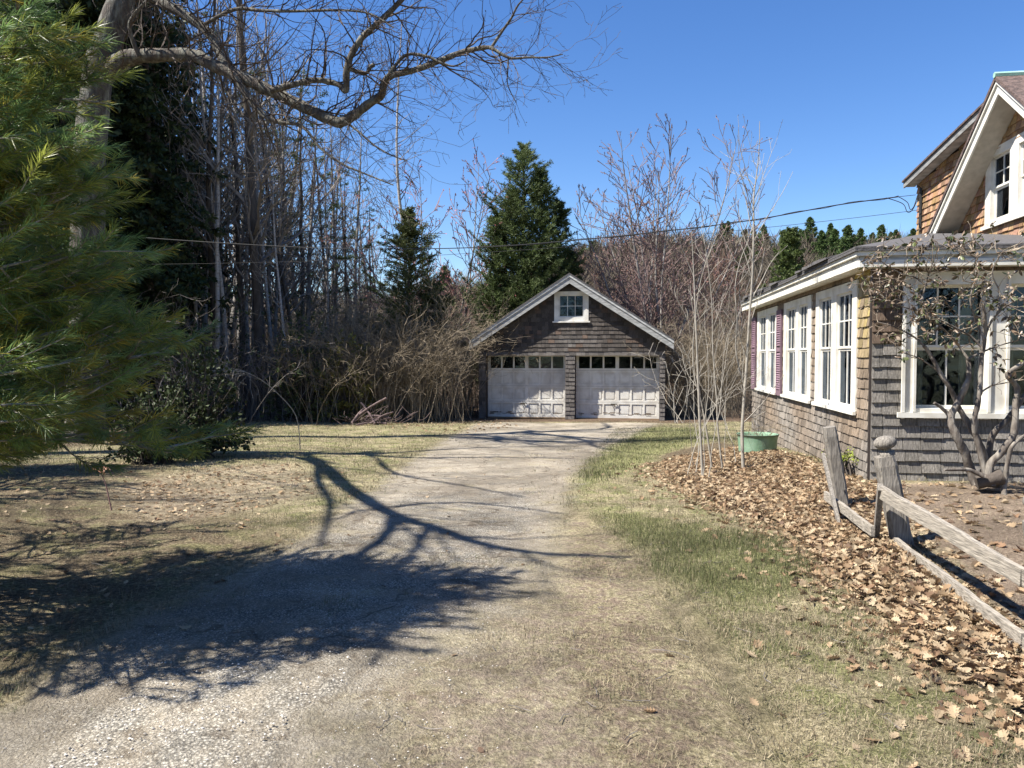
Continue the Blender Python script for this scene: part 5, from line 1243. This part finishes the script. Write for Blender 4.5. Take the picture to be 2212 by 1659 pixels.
def pts_in(poly, n, R, xr, yr, lo=0.0, soft=.0):
    out = []; X_ = R.uniform(*xr, n*8); Y_ = R.uniform(*yr, n*8); sd = poly_sd(poly, X_, Y_)+R.normal(size=n*8)*soft; k = sd > lo
    return np.stack([X_[k], Y_[k]], 1)[:n]
Rg = np.random.default_rng(3)
def inframe(p): u = p[:, 0]/p[:, 1]; return p[(np.abs(u) < .74) & (p[:, 1] > 2.2)]
litter("leaf_litter", inframe(pts_in(LEAFBED, 24000, Rg, (.8, 5.2), (1.5, 13), soft=.2)), "deep drift of curled tan and brown dead leaves between the lawn and the fence", .035, .078, 1, flat=.6)
sc = inframe(np.concatenate([pts_in(BARE, 420, Rg, (2, 6), (2, 10)), pts_in(LEAFBED, 900, Rg, (.6, 4.5), (2.2, 13), lo=-.5, soft=.25),
     np.stack([X(1190, 1)*Rg.uniform(14, 24, 0), Rg.uniform(14, 24, 0)], 1), pts_in(gp((820, 905), (1090, 905), (1120, 925), (960, 935), (840, 925)), 330, Rg, (-6, 1), (16, 27), soft=.2),
     pts_in(gp((480, 905), (1000, 905), (1000, 918), (480, 925)), 500, Rg, (-11, 1), (16, 27), soft=.3)]))
litter("scattered_leaves", sc, "loose dead leaves scattered over the grass edges and bare soil", .05, .11, 2)
sc = inframe(np.concatenate([np.stack([Rg.uniform(-4, 4, 90), Rg.uniform(2.5, 12, 90)], 1), pts_in(NEEDLEBED, 700, Rg, (-8, -1), (3, 15)), pts_in(CHIPS, 700, Rg, (-8, -1), (6, 15))]))
litter("stray_leaves", sc, "stray small leaves and chips strewn thinly under the pine and over the drive", .03, .075, 4, flat=.25)

def grass(name, n, yr, h, w, label, seed, flat=1.0, clump=True):
    R = np.random.default_rng(seed); Y = yr[0]+(yr[1]-yr[0])*R.random(n)**.8; Xx = R.uniform(-.72, .72, n)*Y
    dr = poly_sd(DRIVE, Xx, Y); dirt = poly_sd(DIRT, Xx, Y); g = np.maximum(poly_sd(GREEN1, Xx, Y), poly_sd(GREEN2, Xx, Y)); lf = poly_sd(LEAFBED, Xx, Y); nd = poly_sd(NEEDLEBED, Xx, Y); br = poly_sd(BRIGHT, Xx, Y); bare = poly_sd(BARE, Xx, Y); ch = poly_sd(CHIPS, Xx, Y)
    nz = np.array([mnoise.noise(Vector((x*1.3, y*1.3, 0)))+.6*mnoise.noise(Vector((x*4, y*4, 5))) for x, y in zip(Xx, Y)])
    pr = np.where(dr > 0, .9*np.exp(-dr/.22)*.5+.03+.3*(nz > .45), .85+nz*.5); pr = np.where((dirt > 0), np.clip(.15+nz*.6, .03, 1), pr)
    pr = np.where(lf > .05, .03, pr); pr = np.where(nd > .1, .16, pr); pr = np.where(br > -.02, .01, pr); pr = np.where(bare > 0, .06, pr); pr = np.where(ch > .1, .25, pr); pr = np.where(g > 0, np.maximum(pr, .9), pr)
    pr = np.where(poly_sd(RUT, Xx, Y) > 0, .04, pr); pr = np.where(Y > 25.2, 0, pr)
    k = R.random(n) < pr; Xx, Y, nz, g, dirt, nd, dr = [q[k] for q in (Xx, Y, nz, g, dirt, nd, dr)]; n = len(Xx)
    O = np.stack([Xx, Y, ground_z(Xx, Y)], 1); tilt = R.uniform(.15, 1.5, (n, 1))*flat; az = R.uniform(0, 6.28, (n, 1))
    up = np.clip(g+.15, 0, .3)[:, None]/.3; tilt = tilt*(1-.55*up)
    d = np.concatenate([np.cos(az)*np.sin(tilt), np.sin(az)*np.sin(tilt), np.cos(tilt)], 1)
    hh = h*(1+1.3*np.clip(nz, 0, .8))[:, None]*R.uniform(.5, 1.4, (n, 1))*np.where(dr > 0, .6, 1)[:, None]*np.where(dirt > 0, .8, 1)[:, None]; s = np.concatenate([-np.sin(az), np.cos(az), np.zeros((n, 1))], 1)*w
    m = O+d*hh*.55+[0, 0, .002]; e = O+d*hh+np.array([0, 0, -1])*hh*.22*np.sin(tilt)
    e[:, 2] = np.maximum(e[:, 2], O[:, 2]+.004)
    pg = np.clip(.16+.45*nz+1.2*up[:, 0]*.6, .03, .85); pg = np.where(dirt > 0, pg*.4, pg); pg = np.where(nd > 0, .05, pg); gr = R.random((n, 1)) < pg[:, None]
    col = np.where(gr, [[.215, .235, .095]], [[.60, .50, .33]])*R.uniform(.4, 1.35, (n, 1)); dead = R.random((n, 1)) < np.where(nd > .1, .6, .2)[:, None]; col = np.where(dead & ~gr, [[.3, .22, .14]], col)
    mb = MB(); mb.quads(O-s, O+s, m+s*.8, m-s*.8, col); mb.tris(m-s*.8, m+s*.8, e, col)
    tag(mb.build(name, M["blade"]), label, "grass", kind="stuff")
grass("lawn_grass", 260000, (2.3, 8), .036, .0012, "short matted straw and green blades of the nearer lawn and verge", 5)
grass("lawn_grass", 200000, (8, 25.5), .045, .003, "sunlit yellow-green lawn blades towards the wood and garage", 6)
def twig_bits():
    R = random.Random(14); S = []
    for _ in range(260):
        y = R.uniform(2.6, 14); x = R.uniform(-.6, .55)*y; p = Vector((x, y, gz(x, y)+.012)); a = R.uniform(0, 6.28); L = R.uniform(.03, .13)*(1.8 if R.random() < .06 else 1)
        for k in range(3):
            d = Vector((math.cos(a), math.sin(a), R.uniform(-.02, .06))); q = p+d*L/3; q.z = gz(q.x, q.y)+R.uniform(.008, .02); S.append((p, q, .0024, .0018)); p = q; a += R.gauss(0, .35)
    mb = MB(); mb.segs(S, 4, RNG.uniform(.4, 1.2, (len(S), 1))*np.array([[1, 1, 1]])); tag(mb.build("twig_litter", M["twig"]), "small fallen twigs strewn over drive and lawn", "twigs", kind="stuff")
twig_bits()
def stones():
    R = np.random.default_rng(8); n = 22000; Y = 2.3+8.5*R.random(n)**.9; Xx = R.uniform(-.72, .5, n)*Y; dr = np.maximum(poly_sd(ASPH, Xx, Y), poly_sd(DRIVE, Xx, Y)*.5-.2); k = dr > R.uniform(-.1, .2, n)
    Xx, Y = Xx[k], Y[k]; n = len(Xx); O = np.stack([Xx, Y, ground_z(Xx, Y)+.002], 1); br = poly_sd(BRIGHT, Xx, Y) > -.02; O[:, 2] += br*.022
    r = R.uniform(.0016, .0052, (n, 1))*(1+.5*br[:, None]); A = []
    ax = R.normal(size=(n, 3, 3)); ax[:, 2, :2] *= .3
    v = [O+r*np.array(q)*R.uniform(.7, 1.3, (n, 3)) for q in ((1, 0, 0), (0, 1, 0), (-1, 0, 0), (0, -1, 0), (0, 0, .7))]
    col = np.tile([1, 1, 1.], (n, 1))*R.uniform(.5, 1.5, (n, 1)); mb = MB()
    for i in range(4): mb.tris(v[i], v[(i+1) % 4], v[4], col)
    tag(mb.build("drive_gravel", M["stone"]), "loose pale grit and small stones of the worn drive", "gravel", kind="stuff")
stones()
